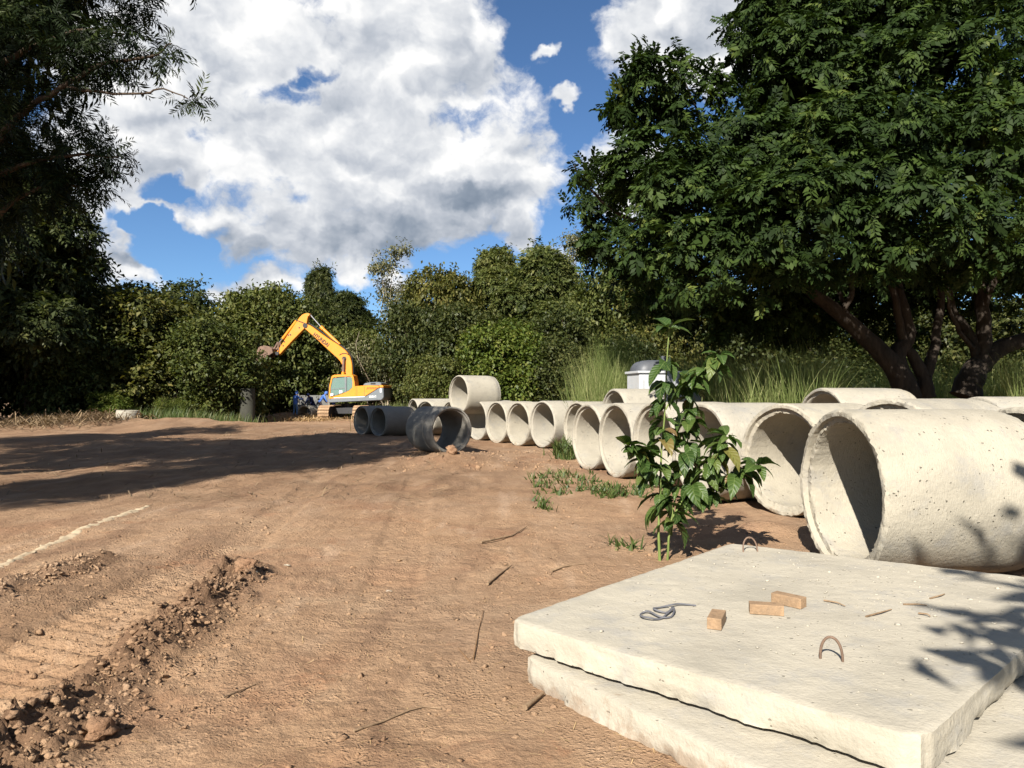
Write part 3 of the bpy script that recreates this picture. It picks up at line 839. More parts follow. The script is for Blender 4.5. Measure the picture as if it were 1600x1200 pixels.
# ------------------------------------------------------------------ slabs
def slab(name, C, z0, z1, seed, mat, label, nu=130, nv=104, ragged=0.012):
    """quad C (4 xy corners, going round) with thickness; rough edges"""
    rs = np.random.RandomState(seed)
    C = np.array(C, float)
    cen = C.mean(0)
    def surf(z, ins, rag, sd):
        u, v = np.meshgrid(np.linspace(0, 1, nu), np.linspace(0, 1, nv))
        P = (C[0] * ((1 - u) * (1 - v))[..., None] + C[1] * (u * (1 - v))[..., None] + C[2] * (u * v)[..., None] + C[3] * ((1 - u) * v)[..., None])
        d = np.minimum(np.minimum(u, 1 - u) * 3.0, np.minimum(v, 1 - v) * 2.4)      # approx metres to the edge
        w = sstep(0.10, 0.0, d)
        dirv = P - cen; dirv /= np.linalg.norm(dirv, axis=-1)[..., None]
        j = fbm(P[..., 0] * 3 + sd, P[..., 1] * 3, 4, 0.6) * rag * 1.6 + fbm(P[..., 0] * 22 + sd, P[..., 1] * 22, 2) * rag * 0.7
        P = P + dirv * (w * (j - ins))[..., None]
        # corners worn round
        cr = np.minimum(u, 1 - u) * 3.0 + np.minimum(v, 1 - v) * 2.4
        P = P - dirv * (sstep(0.10, 0.0, cr) * 0.035)[..., None]
        zz = z + 0.006 * fbm(P[..., 0] * 1.2 + sd, P[..., 1] * 1.2, 3) + 0.0035 * fbm(P[..., 0] * 14, P[..., 1] * 14 + sd, 3)
        zz = zz - sstep(0.03, 0.0, d) * 0.006 * (1 if ins > 0.006 else 0)
        return np.dstack([P, zz])
    top = surf(z1, 0.010, ragged * 0.32, 3.1 + seed); bot = surf(z0, 0.02, ragged * 1.9, 8.7 + seed)
    def ring(A):
        return np.concatenate([A[0, :-1], A[:-1, -1], A[-1, :0:-1], A[:0:-1, 0]])
    rt, rb = ring(top), ring(bot)
    out = rt[:, :2] - cen; out /= np.linalg.norm(out, axis=1)[:, None]
    nside = 8
    rows = [rt]
    for i in range(1, nside):
        t = i / nside
        tt = t ** 4
        r = rt * (1 - tt) + rb * tt
        r[:, 2] = rt[:, 2] * (1 - t) + rb[:, 2] * t
        s_ = np.arange(len(r)) * 0.0235
        bulge = 0.004 * math.sin(math.pi * t) + 0.006 * t * fbm(s_ * 2.2 + seed, np.full(len(r), t * 1.4), 4, 0.6)
        bulge = bulge + 0.005 * fbm(s_ * 9 + seed, np.full(len(r), t * 7.0), 3) - 0.016 * np.maximum(fbm(s_ * 5 + 3 * seed, np.full(len(r), t * 4.0), 3) - 0.38, 0)
        r = r.copy(); r[:, :2] += out * bulge[:, None]
        rows.append(r)
    rows.append(rb)
    V = [top.reshape(-1, 3), bot.reshape(-1, 3)] + rows
    off = 0; F = []
    ii, jj = np.meshgrid(np.arange(nv - 1), np.arange(nu - 1), indexing='ij')
    a = (ii * nu + jj).ravel()
    F.append(np.stack([a, a + 1, a + 1 + nu, a + nu], 1))
    off = nu * nv
    F.append(np.stack([a + nu, a + 1 + nu, a + 1, a], 1) + off)
    off *= 2
    n = len(rt)
    k = np.arange(n)
    for i in range(nside):
        F.append(np.stack([k, (k + n), (k + 1) % n + n, (k + 1) % n], 1) + off + i * n)
    V = np.concatenate(V); F = np.concatenate(F)
    me = np_mesh(name, V, F, mat)
    bm = bmesh.new(); bm.from_mesh(me)
    bmesh.ops.remove_doubles(bm, verts=bm.verts, dist=0.0004)
    bmesh.ops.recalc_face_normals(bm, faces=bm.faces)
    for f in bm.faces: f.smooth = True
    for e in bm.edges:
        if e.calc_face_angle(0) > 0.75: e.smooth = False
    bm.to_mesh(me); bm.free()
    o = link(bpy.data.objects.new(name, me))
    return tag(o, label, 'slab', 'concrete slabs stacked in front of the pipes')

SL, SB, SR, SN = (-0.03, 4.16), (1.90, 6.32), (3.94, 4.91), (1.53, 2.70)
ZT = 0.33
top_slab = slab('concrete_slab', [SL, SB, SR, SN], 0.182, ZT, 2, M['concrete_slab'], 'upper pale concrete slab with wooden blocks lying on it')
l = np.array((0.05, 4.08)); f_ = np.array((0.595, -0.804)); g_ = np.array((0.804, 0.595))
slab('concrete_slab', [l, l + g_ * 2.9, l + g_ * 2.9 + f_ * 2.35, l + f_ * 2.35], 0.0, 0.148, 5, M['concrete_slab'], 'lower pale concrete slab jutting out beneath the upper one', ragged=0.016)

def loop(x, y, w, h, az, parent, lean=0.0):
    mb = MB()
    d = Vector((math.cos(az), math.sin(az), 0)); nrm = Vector((-math.sin(az), math.cos(az), 0))
    pts_ = []
    for i in range(15):
        t = i / 14 * math.pi
        s = math.cos(t); z = math.sin(t) ** 0.75
        pts_.append(Vector((x, y, ZT - 0.012)) + d * (s * w / 2) + Vector((0, 0, z * h)) + nrm * lean * z * h)
    mb.tube(pts_, 0.0068, 8)
    return mb.build('lifting_loop', M['rust'], parent)
loop(1.955, 5.95, 0.125, 0.125, 0.15, top_slab, 0.2)
loop(1.545, 3.52, 0.10, 0.125, -0.5, top_slab, -0.15)

def px_on(px, py, z):
    """place on a level surface at height z from where it shows in the photo"""
    d = (EYE - z) * FPX / (py - 620.0)
    return (px - 800) / FPX * d, d

def wood_block(px, py, L, W, H, az, label):
    x, y = px_on(px, py, ZT)
    mb = MB()
    mb.box((0, 0, 0), (L, W, H))
    o = mb.build('wood_block', M['wood'], bevel=0.004)
    o.location = (x, y, ZT + H / 2 + 0.002); o.rotation_euler = (0, 0, az)
    return tag(o, label, 'wood block', 'sawn blocks on the slab')
wood_block(1118, 975, 0.185, 0.078, 0.062, R(66), 'single sawn wooden block between the strap and the other two blocks')
wood_block(1195, 957, 0.19, 0.078, 0.058, R(-14), 'sawn wooden block lying crosswise in front of another block')
wood_block(1230, 944, 0.19, 0.075, 0.062, R(-48), 'hindmost sawn wooden block touching the crosswise one')

# grey strap in loops
pts_px = [(1086, 946), (1062, 945), (1048, 948), (1030, 949), (1020, 952), (1024, 956), (1040, 957), (1050, 951), (1052, 958), (1046, 964), (1030, 965),
          (1012, 958), (1002, 958), (1000, 964), (1012, 968), (1030, 967), (1040, 961), (1052, 953)]
mb = MB(); pp = []
for i, (a_, b_) in enumerate(pts_px):
    x, y = px_on(a_, b_, ZT); pp.append(Vector((x, y, ZT + 0.006 + 0.006 * (i % 3))))
sm = []
for i in range(len(pp) - 1):
    p0_ = pp[max(i - 1, 0)]; p1_ = pp[i]; p2_ = pp[i + 1]; p3_ = pp[min(i + 2, len(pp) - 1)]
    for k in range(5):
        t = k / 5
        sm.append(0.5 * ((2 * p1_) + (p2_ - p0_) * t + (2 * p0_ - 5 * p1_ + 4 * p2_ - p3_) * t * t + (3 * p1_ - p0_ - 3 * p2_ + p3_) * t ** 3))
mb.tube(sm + [pp[-1]], 0.0055, 6)
tag(mb.build('strap', M['strap']), 'dark grey strap lying in loose loops on the upper slab', 'strap')

def stick(name, pts, r, label, cat='stick', mat='twig', group=None):
    mb = MB(); mb.tube(pts, [r * (1 - 0.5 * i / (len(pts) - 1)) for i in range(len(pts))], 6)
    return tag(mb.build(name, M[mat]), label, cat, group)
for (a_, b_, c_, d_, lab) in (
        (1285, 938, 1318, 947, 'short dry twig on the slab beside the hindmost wooden block'),
        (1350, 963, 1390, 952, 'reddish dry twig on the slab, longest of those lying there'),
        (1408, 944, 1445, 946, 'thin straight twig on the slab beyond the red one'),
        (1450, 935, 1473, 928, 'small twig on the slab in front of the largest pipe'),
        (1432, 958, 1450, 963, 'small dark twig stub on the slab nearest the tree shadow')):
    x0, y0 = px_on(a_, b_, ZT); x1, y1 = px_on(c_, d_, ZT)
    stick('twig', [(x0, y0, ZT + 0.006), ((x0 + x1) / 2 + 0.012, (y0 + y1) / 2 - 0.01, ZT + 0.014), (x1, y1, ZT + 0.007)], 0.006, lab, 'twig', group='twigs on the slab')
# concrete crumbs on the slab
rs = np.random.RandomState(5)
n = 700
u = rs.rand(n) ** 0.8; v = rs.rand(n) ** 0.6
P_ = (np.array(SL) * ((1 - u) * (1 - v))[:, None] + np.array(SB) * ((1 - u) * v)[:, None] + np.array(SN) * (u * (1 - v))[:, None] + np.array(SR) * (u * v)[:, None])
P_ = P_ * 0.94 + np.array([1.84, 4.5]) * 0.06
V0, F0 = ico(1)
S = np.clip(rs.lognormal(math.log(0.0034), 0.55, n), 0.0015, 0.013)
Q = V0[None] * (1 + 0.35 * rs.uniform(-1, 1, (n, len(V0), 1))) * S[:, None, None] * np.array([1.3, 1, 0.6])
Q = Q + np.concatenate([P_, np.full((n, 1), ZT + 0.003)], 1)[:, None, :]
me = np_mesh('concrete_crumbs', Q.reshape(-1, 3), (F0[None] + (np.arange(n) * len(V0))[:, None, None]).reshape(-1, 3), M['concrete_slab'])
tag(link(bpy.data.objects.new('concrete_crumbs', me)), 'fine concrete crumbs scattered over the upper slab', 'rubble', kind='stuff')

# ------------------------------------------------------------------ foliage tools (numpy)
def unit(a):
    return a / np.maximum(np.linalg.norm(a, axis=-1, keepdims=True), 1e-9)

def leaf_quads(P, D, N, L, W, rs, fold=0.25):
    """rhombic folded leaves: base P, direction D, normal N, length L, width W -> V, F, tint"""
    D = unit(D); S = unit(np.cross(D, N)); N = unit(np.cross(S, D))
    L = L[:, None]; W = W[:, None]
    b = P; t = P + D * L - N * L * 0.12
    m = P + D * L * 0.45
    l_ = m + S * W * 0.5 + N * W * fold; r_ = m - S * W * 0.5 + N * W * fold
    V = np.stack([b, r_, t, l_], 1).reshape(-1, 3)
    F = np.arange(len(P) * 4).reshape(-1, 4)
    tint = np.repeat(rs.beta(2, 2.4, len(P)), 4)
    return V, F, tint

def lobe_points(lobes, n, rs, inner=0.62):
    """points near the surface of ellipsoids; lobes rows: cx cy cz rx ry rz"""
    lobes = np.array(lobes, float)
    w = (lobes[:, 3] * lobes[:, 4] + lobes[:, 4] * lobes[:, 5] + lobes[:, 3] * lobes[:, 5])
    k = rs.choice(len(lobes), n, p=w / w.sum())
    d = unit(rs.normal(size=(n, 3)))
    r = inner + (1.05 - inner) * rs.rand(n) ** 0.6
    ns = 0.22 * vnoise3(d * 2.2 + k[:, None] * 3.7) * 2
    P = lobes[k, :3] + d * lobes[k, 3:] * (r + ns)[:, None]
    nr = unit(d / lobes[k, 3:])
    # thin out the undersides and what lies deep inside another lobe
    keep = rs.rand(n) < np.where(nr[:, 2] < -0.35, 0.45, 1.0)
    dep = np.zeros(n)
    for L_ in lobes:
        q = (((P - L_[:3]) / L_[3:]) ** 2).sum(1)
        dep = np.maximum(dep, 1 - q)
    keep &= dep < 0.72
    return P[keep], nr[keep]

def crown_leaves(lobes, n, rs, L=0.28, W=0.15, droop=0.5, per=13, spread=0.24):
    """leaves in sprays: cluster centres near the lobe surfaces, leaves round them"""
    P, nr = lobe_points(lobes, n // per, rs, 0.55)
    out = rs.rand(len(P)) < 0.14                       # a few sprays stick out
    P = P + nr * np.where(out, rs.uniform(0.15, 0.75, len(P)), 0)[:, None]
    P = np.repeat(P, per, 0); nr = np.repeat(nr, per, 0)
    m = len(P)
    P = P + rs.normal(size=(m, 3)) * np.array([spread, spread, spread * 0.7])
    D = unit(nr * 0.6 + rs.normal(size=(m, 3)) * 0.7 + np.array([0, 0, -droop]))
    N = unit(nr * 0.5 + np.array([0, 0, 0.9]) + rs.normal(size=(m, 3)) * 0.45)
    s = rs.uniform(0.65, 1.3, m)
    return leaf_quads(P, D, N, L * s, W * s, rs)

FROND = {}
def frond_template(kind, var=0):
    """pinnate leaf along +X, up +Z, unit length, several variants; returns quads (k,4,3)"""
    if (kind, var) in FROND: return FROND[kind, var]
    rr = np.random.RandomState(100 + var)
    q = []
    pairs, ll, lw = {'broad': (6, 0.34, 0.165), 'fine': (8, 0.31, 0.06), 'tuft': (5, 0.36, 0.16)}[kind]
    sag = rr.uniform(0.10, 0.55); side = rr.uniform(-0.18, 0.18)
    for i in range(pairs):
        x = 0.14 + 0.82 * (i + rr.uniform(-0.2, 0.2)) / (pairs - 1)
        z = -sag * x * x; y = side * x * x
        for s in (-1, 1):
            if rr.rand() < 0.07: continue
            sc = (0.72 + 0.5 * math.sin(math.pi * min(1, (i + 1) / pairs))) * rr.uniform(0.75, 1.2)
            a = R(60 - 22 * i / pairs + rr.uniform(-14, 14))
            d = np.array([math.cos(a), s * math.sin(a), -0.25 + rr.uniform(-0.35, 0.2)]); d /= np.linalg.norm(d)
            sd = np.cross(d, np.array([0, rr.uniform(-.5, .5), 1.0])); sd /= np.linalg.norm(sd)
            b = np.array([x, y, z]); l = ll * sc
            mm = b + d * l * 0.5 + np.array([0, 0, 0.02])
            q.append([b, mm - sd * lw / 2 * sc, b + d * l + np.array([0, 0, -0.03]), mm + sd * lw / 2 * sc])
    q.append([[0, -0.008, 0], [0.5, side * .25 - 0.008, -sag * .25], [1.0, side, -sag], [0.5, side * .25 + 0.008, -sag * .25]])
    FROND[kind, var] = np.array(q)
    return FROND[kind, var]

NVAR = 7
def fronds(P, D, N, L, kind, rs):
    D = unit(D); S = unit(np.cross(N, D)); N = unit(np.cross(D, S))
    out = []
    which = rs.randint(0, NVAR, len(P))
    for v in range(NVAR):
        Tm = frond_template(kind, v)
        ix = np.where(which == v)[0]
        n, k = len(ix), len(Tm)
        if n == 0: continue
        B = np.stack([D[ix], S[ix], N[ix]], 1)
        V = np.einsum('kvi,nij->nkvj', Tm, B) * L[ix][:, None, None, None] + P[ix][:, None, None, :]
        F = np.arange(n * k * 4).reshape(-1, 4)
        tint = np.clip(np.repeat(rs.beta(1.7, 2.6, n), k * 4) + np.repeat(rs.uniform(-0.15, 0.15, n * k), 4), 0, 1)
        out.append((V.reshape(-1, 3), F, tint))
    return merge(out)

def tufts(P, A, per, L, kind, rs, spread=(45, 85), droop=0.25):
    """clusters of pinnate leaves round the twig ends P pointing along A"""
    n = len(P)
    P2 = np.repeat(P, per, 0); A2 = np.repeat(unit(A), per, 0)
    m = n * per
    o1 = unit(np.cross(A2, np.where(np.abs(A2[:, 2:3]) < 0.9, np.array([[0, 0, 1.0]]), np.array([[1.0, 0, 0]]))))
    o2 = np.cross(A2, o1)
    ph = np.tile(np.arange(per) / per * 2 * math.pi, n) + np.repeat(rs.rand(n) * 6.28, per) + rs.normal(0, 0.3, m)
    th = np.radians(rs.uniform(*spread, m))
    rad = o1 * np.cos(ph)[:, None] + o2 * np.sin(ph)[:, None]
    D = unit(A2 * np.cos(th)[:, None] + rad * np.sin(th)[:, None] + np.array([0, 0, -droop]))
    N = unit(A2 * 0.7 + np.array([0, 0, 0.7]) + rs.normal(size=(m, 3)) * 0.25)
    P2 = P2 - A2 * (rs.rand(m) * 0.35 * L)[:, None]
    return fronds(P2, D, N, L * rs.uniform(0.5, 1.35, m), kind, rs)

def merge(parts):
    V = []; F = []; T_ = []; o = 0
    for v, f, t in parts:
        V.append(v); F.append(f + o); T_.append(t); o += len(v)
    return np.concatenate(V), np.concatenate(F), np.concatenate(T_)

def wiggle(p0, p1, n, amp, rs, sag=0.0):
    p0 = np.array(p0, float); p1 = np.array(p1, float)
    L = np.linalg.norm(p1 - p0)
    out = []
    off = np.zeros(3)
    for i in range(n + 1):
        t = i / n
        if 0 < i < n: off = off + rs.normal(0, amp * L / n, 3)
        out.append(tuple(p0 * (1 - t) + p1 * t + off * math.sin(math.pi * min(1, t * 1.0)) ** 0.5 + np.array([0, 0, sag * L * 4 * t * (1 - t)])))
    return out

def limb_tree(mb, base, lobes, r0, rs, fork=0.35, trunk_pts=None, nb=6):
    """trunk up to a fork, then limbs to the lobes"""
    base = np.array(base, float)
    L_ = np.array(lobes, float)
    cen = L_[:, :3].mean(0)
    fk = base + (cen - base) * fork
    fk[:2] = base[:2] + (cen[:2] - base[:2]) * 0.4
    tp = trunk_pts or wiggle(base, fk, 5, 0.12, rs)
    mb.tube(tp, [r0 * (1.25 if i == 0 else 1.0 - 0.35 * i / (len(tp) - 1)) for i in range(len(tp))], 9)
    for lb in L_:
        st = tp[-1] if rs.rand() < 0.6 else tp[-2]
        rr = r0 * rs.uniform(0.28, 0.5)
        w = wiggle(st, lb[:3] + np.array([0, 0, lb[5] * 0.3]), nb, 0.22, rs)
        mb.tube(w, [rr * (1 - 0.8 * i / nb) for i in range(nb + 1)], 6)

# ------------------------------------------------------------------ forest behind: nine kinds of tree, each copied as a thing of its own
def forest_kind(seed, H, W, style):
    rs = np.random.RandomState(seed)
    lobes = []
    if style == 'dome':
        nl = 13
        for i in range(nl):
            a = i * 2.4; r = W * 0.34 * math.sqrt((i + .5) / nl)
            z = H * (0.80 - 0.42 * ((i + .5) / nl) ** 1.2) + rs.uniform(-.3, .3)
            q = W * rs.uniform(0.17, 0.24)
            lobes.append((r * math.cos(a), r * math.sin(a), z, q, q, q * 0.75))
        n, L, Wd = 27000, 0.27, 0.15
    elif style == 'bushy':                      # foliage to the ground
        nl = 19
        for i in range(nl):
            t = (i + .5) / nl; z = H * (0.90 - 0.82 * t)
            r = W * 0.36 * math.sin(math.pi * (0.18 + 0.62 * t)) * rs.uniform(0.45, 1.05); a = i * 2.4 + rs.rand()
            q = W * rs.uniform(0.15, 0.23)
            lobes.append((r * math.cos(a), r * math.sin(a), max(z, q * 0.6), q, q, q * rs.uniform(0.7, 0.95)))
        n, L, Wd = 33000, 0.26, 0.145
    elif style == 'tall':
        nl = 17
        for i in range(nl):
            t = (i + .5) / nl; z = H * (0.92 - 0.62 * t)
            r = W * 0.40 * (t ** 0.5) * rs.uniform(0.4, 1.0); a = i * 2.4 + rs.rand()
            q = W * rs.uniform(0.13, 0.21)
            lobes.append((r * math.cos(a), r * math.sin(a), z, q, q, q * 0.8))
        n, L, Wd = 21000, 0.30, 0.14
    elif style == 'sparse':
        nl = 16
        for i in range(nl):
            t = (i + .5) / nl; z = H * (0.95 - 0.5 * t) + rs.uniform(-.4, .4)
            r = W * 0.42 * rs.uniform(0.2, 1.0) * (0.4 + 0.6 * t); a = rs.rand() * 6.28
            q = W * rs.uniform(0.08, 0.15)
            lobes.append((r * math.cos(a), r * math.sin(a), z, q, q, q * 0.7))
        n, L, Wd = 7500, 0.20, 0.10
    elif style == 'scrub':
        nl = 10
        for i in range(nl):
            a = rs.rand() * 6.28; r = W * 0.4 * rs.rand() ** 0.5; q = W * rs.uniform(0.14, 0.22)
            lobes.append((r * math.cos(a), r * math.sin(a), H * rs.uniform(0.2, 0.8), q, q, q * 0.8))
        n, L, Wd = 11000, 0.22, 0.07
    elif style == 'flat':
        nl = 12
        for i in range(nl):
            a = i * 2.4; r = W * 0.42 * math.sqrt((i + .5) / nl); q = W * rs.uniform(0.13, 0.18)
            lobes.append((r * math.cos(a), r * math.sin(a), H * (0.88 - 0.1 * rs.rand() - 0.12 * (i / nl) ** 2), q, q, q * 0.35))
        n, L, Wd = 11000, 0.26, 0.12
    if style == 'tall':
        P, nr = lobe_points(lobes, 2400, rs, 0.6)
        A = unit(nr + np.array([0, 0, 0.5]))
        parts = [tufts(P, A, 5, 0.55, 'tuft', rs, (35, 80), 0.3)]
        parts.append(crown_leaves(lobes, 9000, rs, L, Wd, 0.6))
        V, F, t = merge(parts)
    else:
        V, F, t = crown_leaves(lobes, n, rs, L, Wd, 0.75 if style == 'dome' else 0.45)
    keep = np.repeat(V.reshape(-1, 4, 3)[:, :, 2].min(1) > 0.03, 4)
    idx = np.where(keep)[0]
    V = V[idx]; t = t[idx]; F = np.arange(len(V)).reshape(-1, 4)
    crown = np_mesh('crown', V, F, None, {'tint': t})
    mb = MB()
    if style == 'sparse':
        for k in range(3):
            a = k * 2.1; q = rs.uniform(.1, .5)
            b0 = np.array((q * math.cos(a), q * math.sin(a), 0))
            limb_tree(mb, b0, [l for i, l in enumerate(lobes) if i % 3 == k], W * 0.022, rs, 0.55)
    elif style == 'scrub':
        for lb in lobes:
            for k in range(3):
                e = np.array(lb[:3]) + rs.normal(0, .7, 3) + np.array([0, 0, .6])
                w = wiggle((rs.normal(0, .5), rs.normal(0, .5), 0), e, 6, 0.25, rs)
                mb.tube(w, [0.045 * (1 - .8 * i / 6) for i in range(7)], 5)
    else:
        limb_tree(mb, (0, 0, -0.2), lobes, W * 0.035, rs, 0.45)
    tr = mb.build('trunk', None)
    tmesh = tr.data
    bpy.data.objects.remove(tr)
    return crown, tmesh

KINDS = {
    'dome1': (forest_kind(1, 10.5, 7.5, 'dome'), 10.5, 7.5), 'dome2': (forest_kind(2, 10.0, 8.5, 'dome'), 10.0, 8.5),
    'bushy1': (forest_kind(3, 7.5, 7.5, 'bushy'), 7.5, 7.5), 'bushy2': (forest_kind(4, 7.0, 6.5, 'bushy'), 7.0, 6.5),
    'bushy3': (forest_kind(5, 8.5, 7.0, 'bushy'), 8.5, 7.0),
    'tall1': (forest_kind(6, 12.0, 6.5, 'tall'), 12.0, 6.5), 'tall2': (forest_kind(7, 11.0, 7.0, 'tall'), 11.0, 7.0),
    'sparse1': (forest_kind(8, 12.5, 5.0, 'sparse'), 12.5, 5.0), 'scrub1': (forest_kind(9, 4.5, 5.5, 'scrub'), 4.5, 5.5),
    'flat1': (forest_kind(10, 11.0, 7.0, 'flat'), 11.0, 7.0),
}
def mesh_part(name, me, mat, parent):
    """an object on shared mesh data with its own material"""
    if not me.materials: me.materials.append(None)
    o = link(bpy.data.objects.new(name, me), parent)
    o.material_slots[0].link = 'OBJECT'; o.material_slots[0].material = M[mat]
    return o

def forest_tree(kind, px, top, wpx, depth, lm, label, rz=0.0, bark='bark_dark', cat='tree', group='trees at the edge of the wood', name='tree', z=0.0):
    (crown, tm), H, W = KINDS[kind]
    x = (px - 800) / FPX * depth
    h = EYE + (620 - top) / FPX * depth - z
    w = wpx / FPX * depth
    root = empty(name, (x, depth, z), rz)
    root.scale = (w / W * 1.05, w / W * 1.05, h / H * 1.02)
    tag(root, label, cat, group)
    mesh_part('crown', crown, lm, root)
    mesh_part('trunk', tm, bark, root)
    return root

FOREST = [
    ('bushy3', 45, 455, 190, 45, 'leaf_a', 'dark bushy tree at the left edge behind the straw bank', 0.4),
    ('bushy1', 130, 488, 165, 43, 'leaf_c', 'green rounded bush-like tree right behind the straw bank', 1.3),
    ('bushy2', 235, 462, 205, 46, 'leaf_b', 'olive tree with yellowish top above the manhole ring', 2.2),
    ('bushy1', 330, 505, 170, 45, 'leaf_c', 'low spreading green tree between the manhole ring and the standing pipe', 3.6),
    ('bushy3', 165, 452, 150, 53, 'leaf_b', 'yellow-green tree rising behind the dark left-hand bushes', 0.9),
    ('dome1', 268, 424, 175, 56, 'leaf_a', 'dark domed tree standing above the olive one with the yellowish top', 0.3),
    ('bushy1', 395, 455, 180, 56, 'leaf_c', 'green tree directly behind the raised bucket', 5.1),
    ('flat1', 410, 442, 130, 68, 'leaf_c', 'flat-topped tree against the sky above the bucket', 0.2),
    ('tall2', 500, 418, 80, 62, 'leaf_a', 'slender feathery tree against the sky above the boom', 0.7),
    ('bushy3', 468, 472, 130, 57, 'leaf_c', 'green tree between the stick and the boom', 1.9),
    ('tall1', 548, 458, 100, 59, 'leaf_a', 'drooping dark tree just right of the boom elbow', 2.6),
    ('sparse1', 612, 390, 110, 62, 'leaf_e', 'thin grey tree with pale bare stems and sparse top', 0.0),
    ('dome2', 690, 402, 165, 57, 'leaf_b', 'wide olive domed tree right of the pale-stemmed one', 1.2),
    ('tall1', 772, 388, 120, 58, 'leaf_c', 'tall feathery tree with a spike at the top in the middle of the wood', 0.5),
    ('tall2', 850, 386, 165, 56, 'leaf_c', 'broad feathery tree left of the wispy pale one', 1.5),
    ('sparse1', 895, 362, 110, 70, 'leaf_e', 'wispy pale tree seen against the sky beside the large dark one', 2.0),
    ('bushy3', 945, 425, 165, 51, 'leaf_c', 'green tree below the reaching branch of the large dark tree', 4.0),
    ('bushy1', 1030, 445, 170, 49, 'leaf_b', 'olive tree half hidden by the left side of the large dark crown', 0.8),
    ('bushy1', 655, 480, 130, 53, 'leaf_a', 'dark rounded tree under the pale-stemmed one', 2.4),
    ('bushy2', 745, 495, 140, 51, 'leaf_a', 'dark bushy tree behind the bright green bush', 3.3),
    ('bushy3', 865, 490, 140, 48, 'leaf_a', 'dark bushy tree right of the bright green bush', 4.6),
    ('bushy2', 560, 515, 110, 57, 'leaf_c', 'low green tree right behind the excavator boom base', 1.1),
    ('bushy2', 440, 530, 120, 58, 'leaf_a', 'dark low tree in the shade above the workers', 5.6),
    ('bushy1', 505, 545, 110, 58, 'leaf_a', 'dark low tree left of the excavator cab', 2.9),
    ('bushy1', 1130, 465, 190, 52, 'leaf_a', 'tree of the wood showing under the large dark crown, above the sapling', 3.9),
    ('bushy3', 1270, 470, 200, 54, 'leaf_a', 'tree of the wood seen through the gap left of the forked trunks', 2.1),
    ('bushy1', 1430, 470, 210, 55, 'leaf_a', 'tree of the wood seen between the forked trunks', 0.1),
    ('bushy3', 1580, 470, 210, 53, 'leaf_a', 'tree of the wood at the right edge behind the leaning trunk', 1.7),
]
for (k, px, top, w, d, lm, lab, rz) in FOREST:
    forest_tree(k, px, top, w, d, lm, lab, rz, bark='bark_pale' if k == 'sparse1' else 'bark_dark')
forest_tree('scrub1', 605, 528, 130, 55, 'leaf_e', 'dry tangled brush behind the excavator tail', 0.6, bark='bark_pale', cat='bush', group='bushes', name='bush')
forest_tree('bushy2', 790, 512, 150, 44, 'leaf_d', 'bright yellow-green bush above the stacked pipe', 0.9, cat='bush', group='bushes', name='bush')
forest_tree('bushy1', 690, 560, 110, 47, 'leaf_c', 'green bush left of the stacked pipe', 2.0, cat='bush', group='bushes', name='bush')
forest_tree('bushy2', 900, 545, 130, 42, 'leaf_a', 'dark bush behind the dry yellow grass', 3.0, cat='bush', group='bushes', name='bush')
forest_tree('bushy2', 985, 540, 110, 38, 'leaf_a', 'dark bush behind the white container', 4.0, cat='bush', group='bushes', name='bush')
forest_tree('scrub1', 268, 618, 42, 42, 'leaf_d', 'small pale green papaya-like shrub at the wood edge above the ring', 1.0, cat='bush', group='bushes', name='bush')
forest_tree('bushy2', 175, 612, 70, 41.5, 'leaf_d', 'low light green bush beside the manhole ring', 1.0, cat='bush', group='bushes', name='bush')
# the deeper wood that closes the gaps between the front trees: one mass
parts = []
rs = np.random.RandomState(77)
lob = []
for i in range(90):
    x = -62 + 124 * (i + rs.rand()) / 90
    d = rs.uniform(70, 78); 
    for z in (2.0, 5.2, 8.0 * rs.uniform(.75, 1.05)):
        q = rs.uniform(1.8, 2.8)
        lob.append((x + rs.normal(0, .6), d, z, q, q, q))
V, F, t = crown_leaves(lob, 60000, rs, 0.5, 0.28, 0.4, spread=0.5)
me = np_mesh('treeline', V, F, M['leaf_a'], {'tint': t})
tag(link(bpy.data.objects.new('treeline', me)), 'far mass of wood closing the view behind the front trees', 'wood', kind='stuff')

# ------------------------------------------------------------------ large dark tree at the right (two trees)
def px3(px, py, d):
    return np.array(((px - 800) / FPX * d, d, EYE + (620 - py) / FPX * d))

KD = 1.27
def px_lobe(px, py, rx, ry, d, k=1.0):
    d = d * KD
    c = px3(px, py, d); s = d / FPX
    return (*c, rx * s, max(rx, ry) * s * 0.75 * k, ry * s)

rs = np.random.RandomState(21)
LOB1 = [px_lobe(*a) for a in [
    (1000, 128, 30, 68, 13.0), (1060, 145, 24, 62, 13.2), (1112, 145, 18, 60, 13.6), (968, 170, 18, 34, 13.0), (1020, 265, 70, 60, 12.8), (912, 262, 26, 22, 12.9), (955, 262, 26, 26, 13.4),
    (935, 322, 45, 30, 16.4), (975, 385, 66, 48, 16.4), (925, 385, 22, 16, 16.2), (1090, 300, 110, 90, 12.2), (1110, 395, 120, 75, 11.8), (1030, 450, 70, 38, 16.6),
    (1190, 250, 100, 90, 12.4), (1250, 330, 120, 90, 11.2), (1190, 455, 100, 55, 15.2), (1310, 385, 120, 60, 11.6), (1320, 440, 120, 70, 16.4),
    (1200, 40, 75, 90, 13.5), (1265, 130, 110, 120, 13.0), (1340, 30, 150, 130, 13.8), (1120, 490, 80, 35, 15.5), (1240, 500, 90, 35, 16.4),
    (1350, 240, 120, 110, 11.6), (1400, 470, 90, 50, 16.8), (1300, -120, 150, 110, 14.0), (1290, 200, 130, 110, 15.6), (1150, 330, 120, 100, 15.4)]]
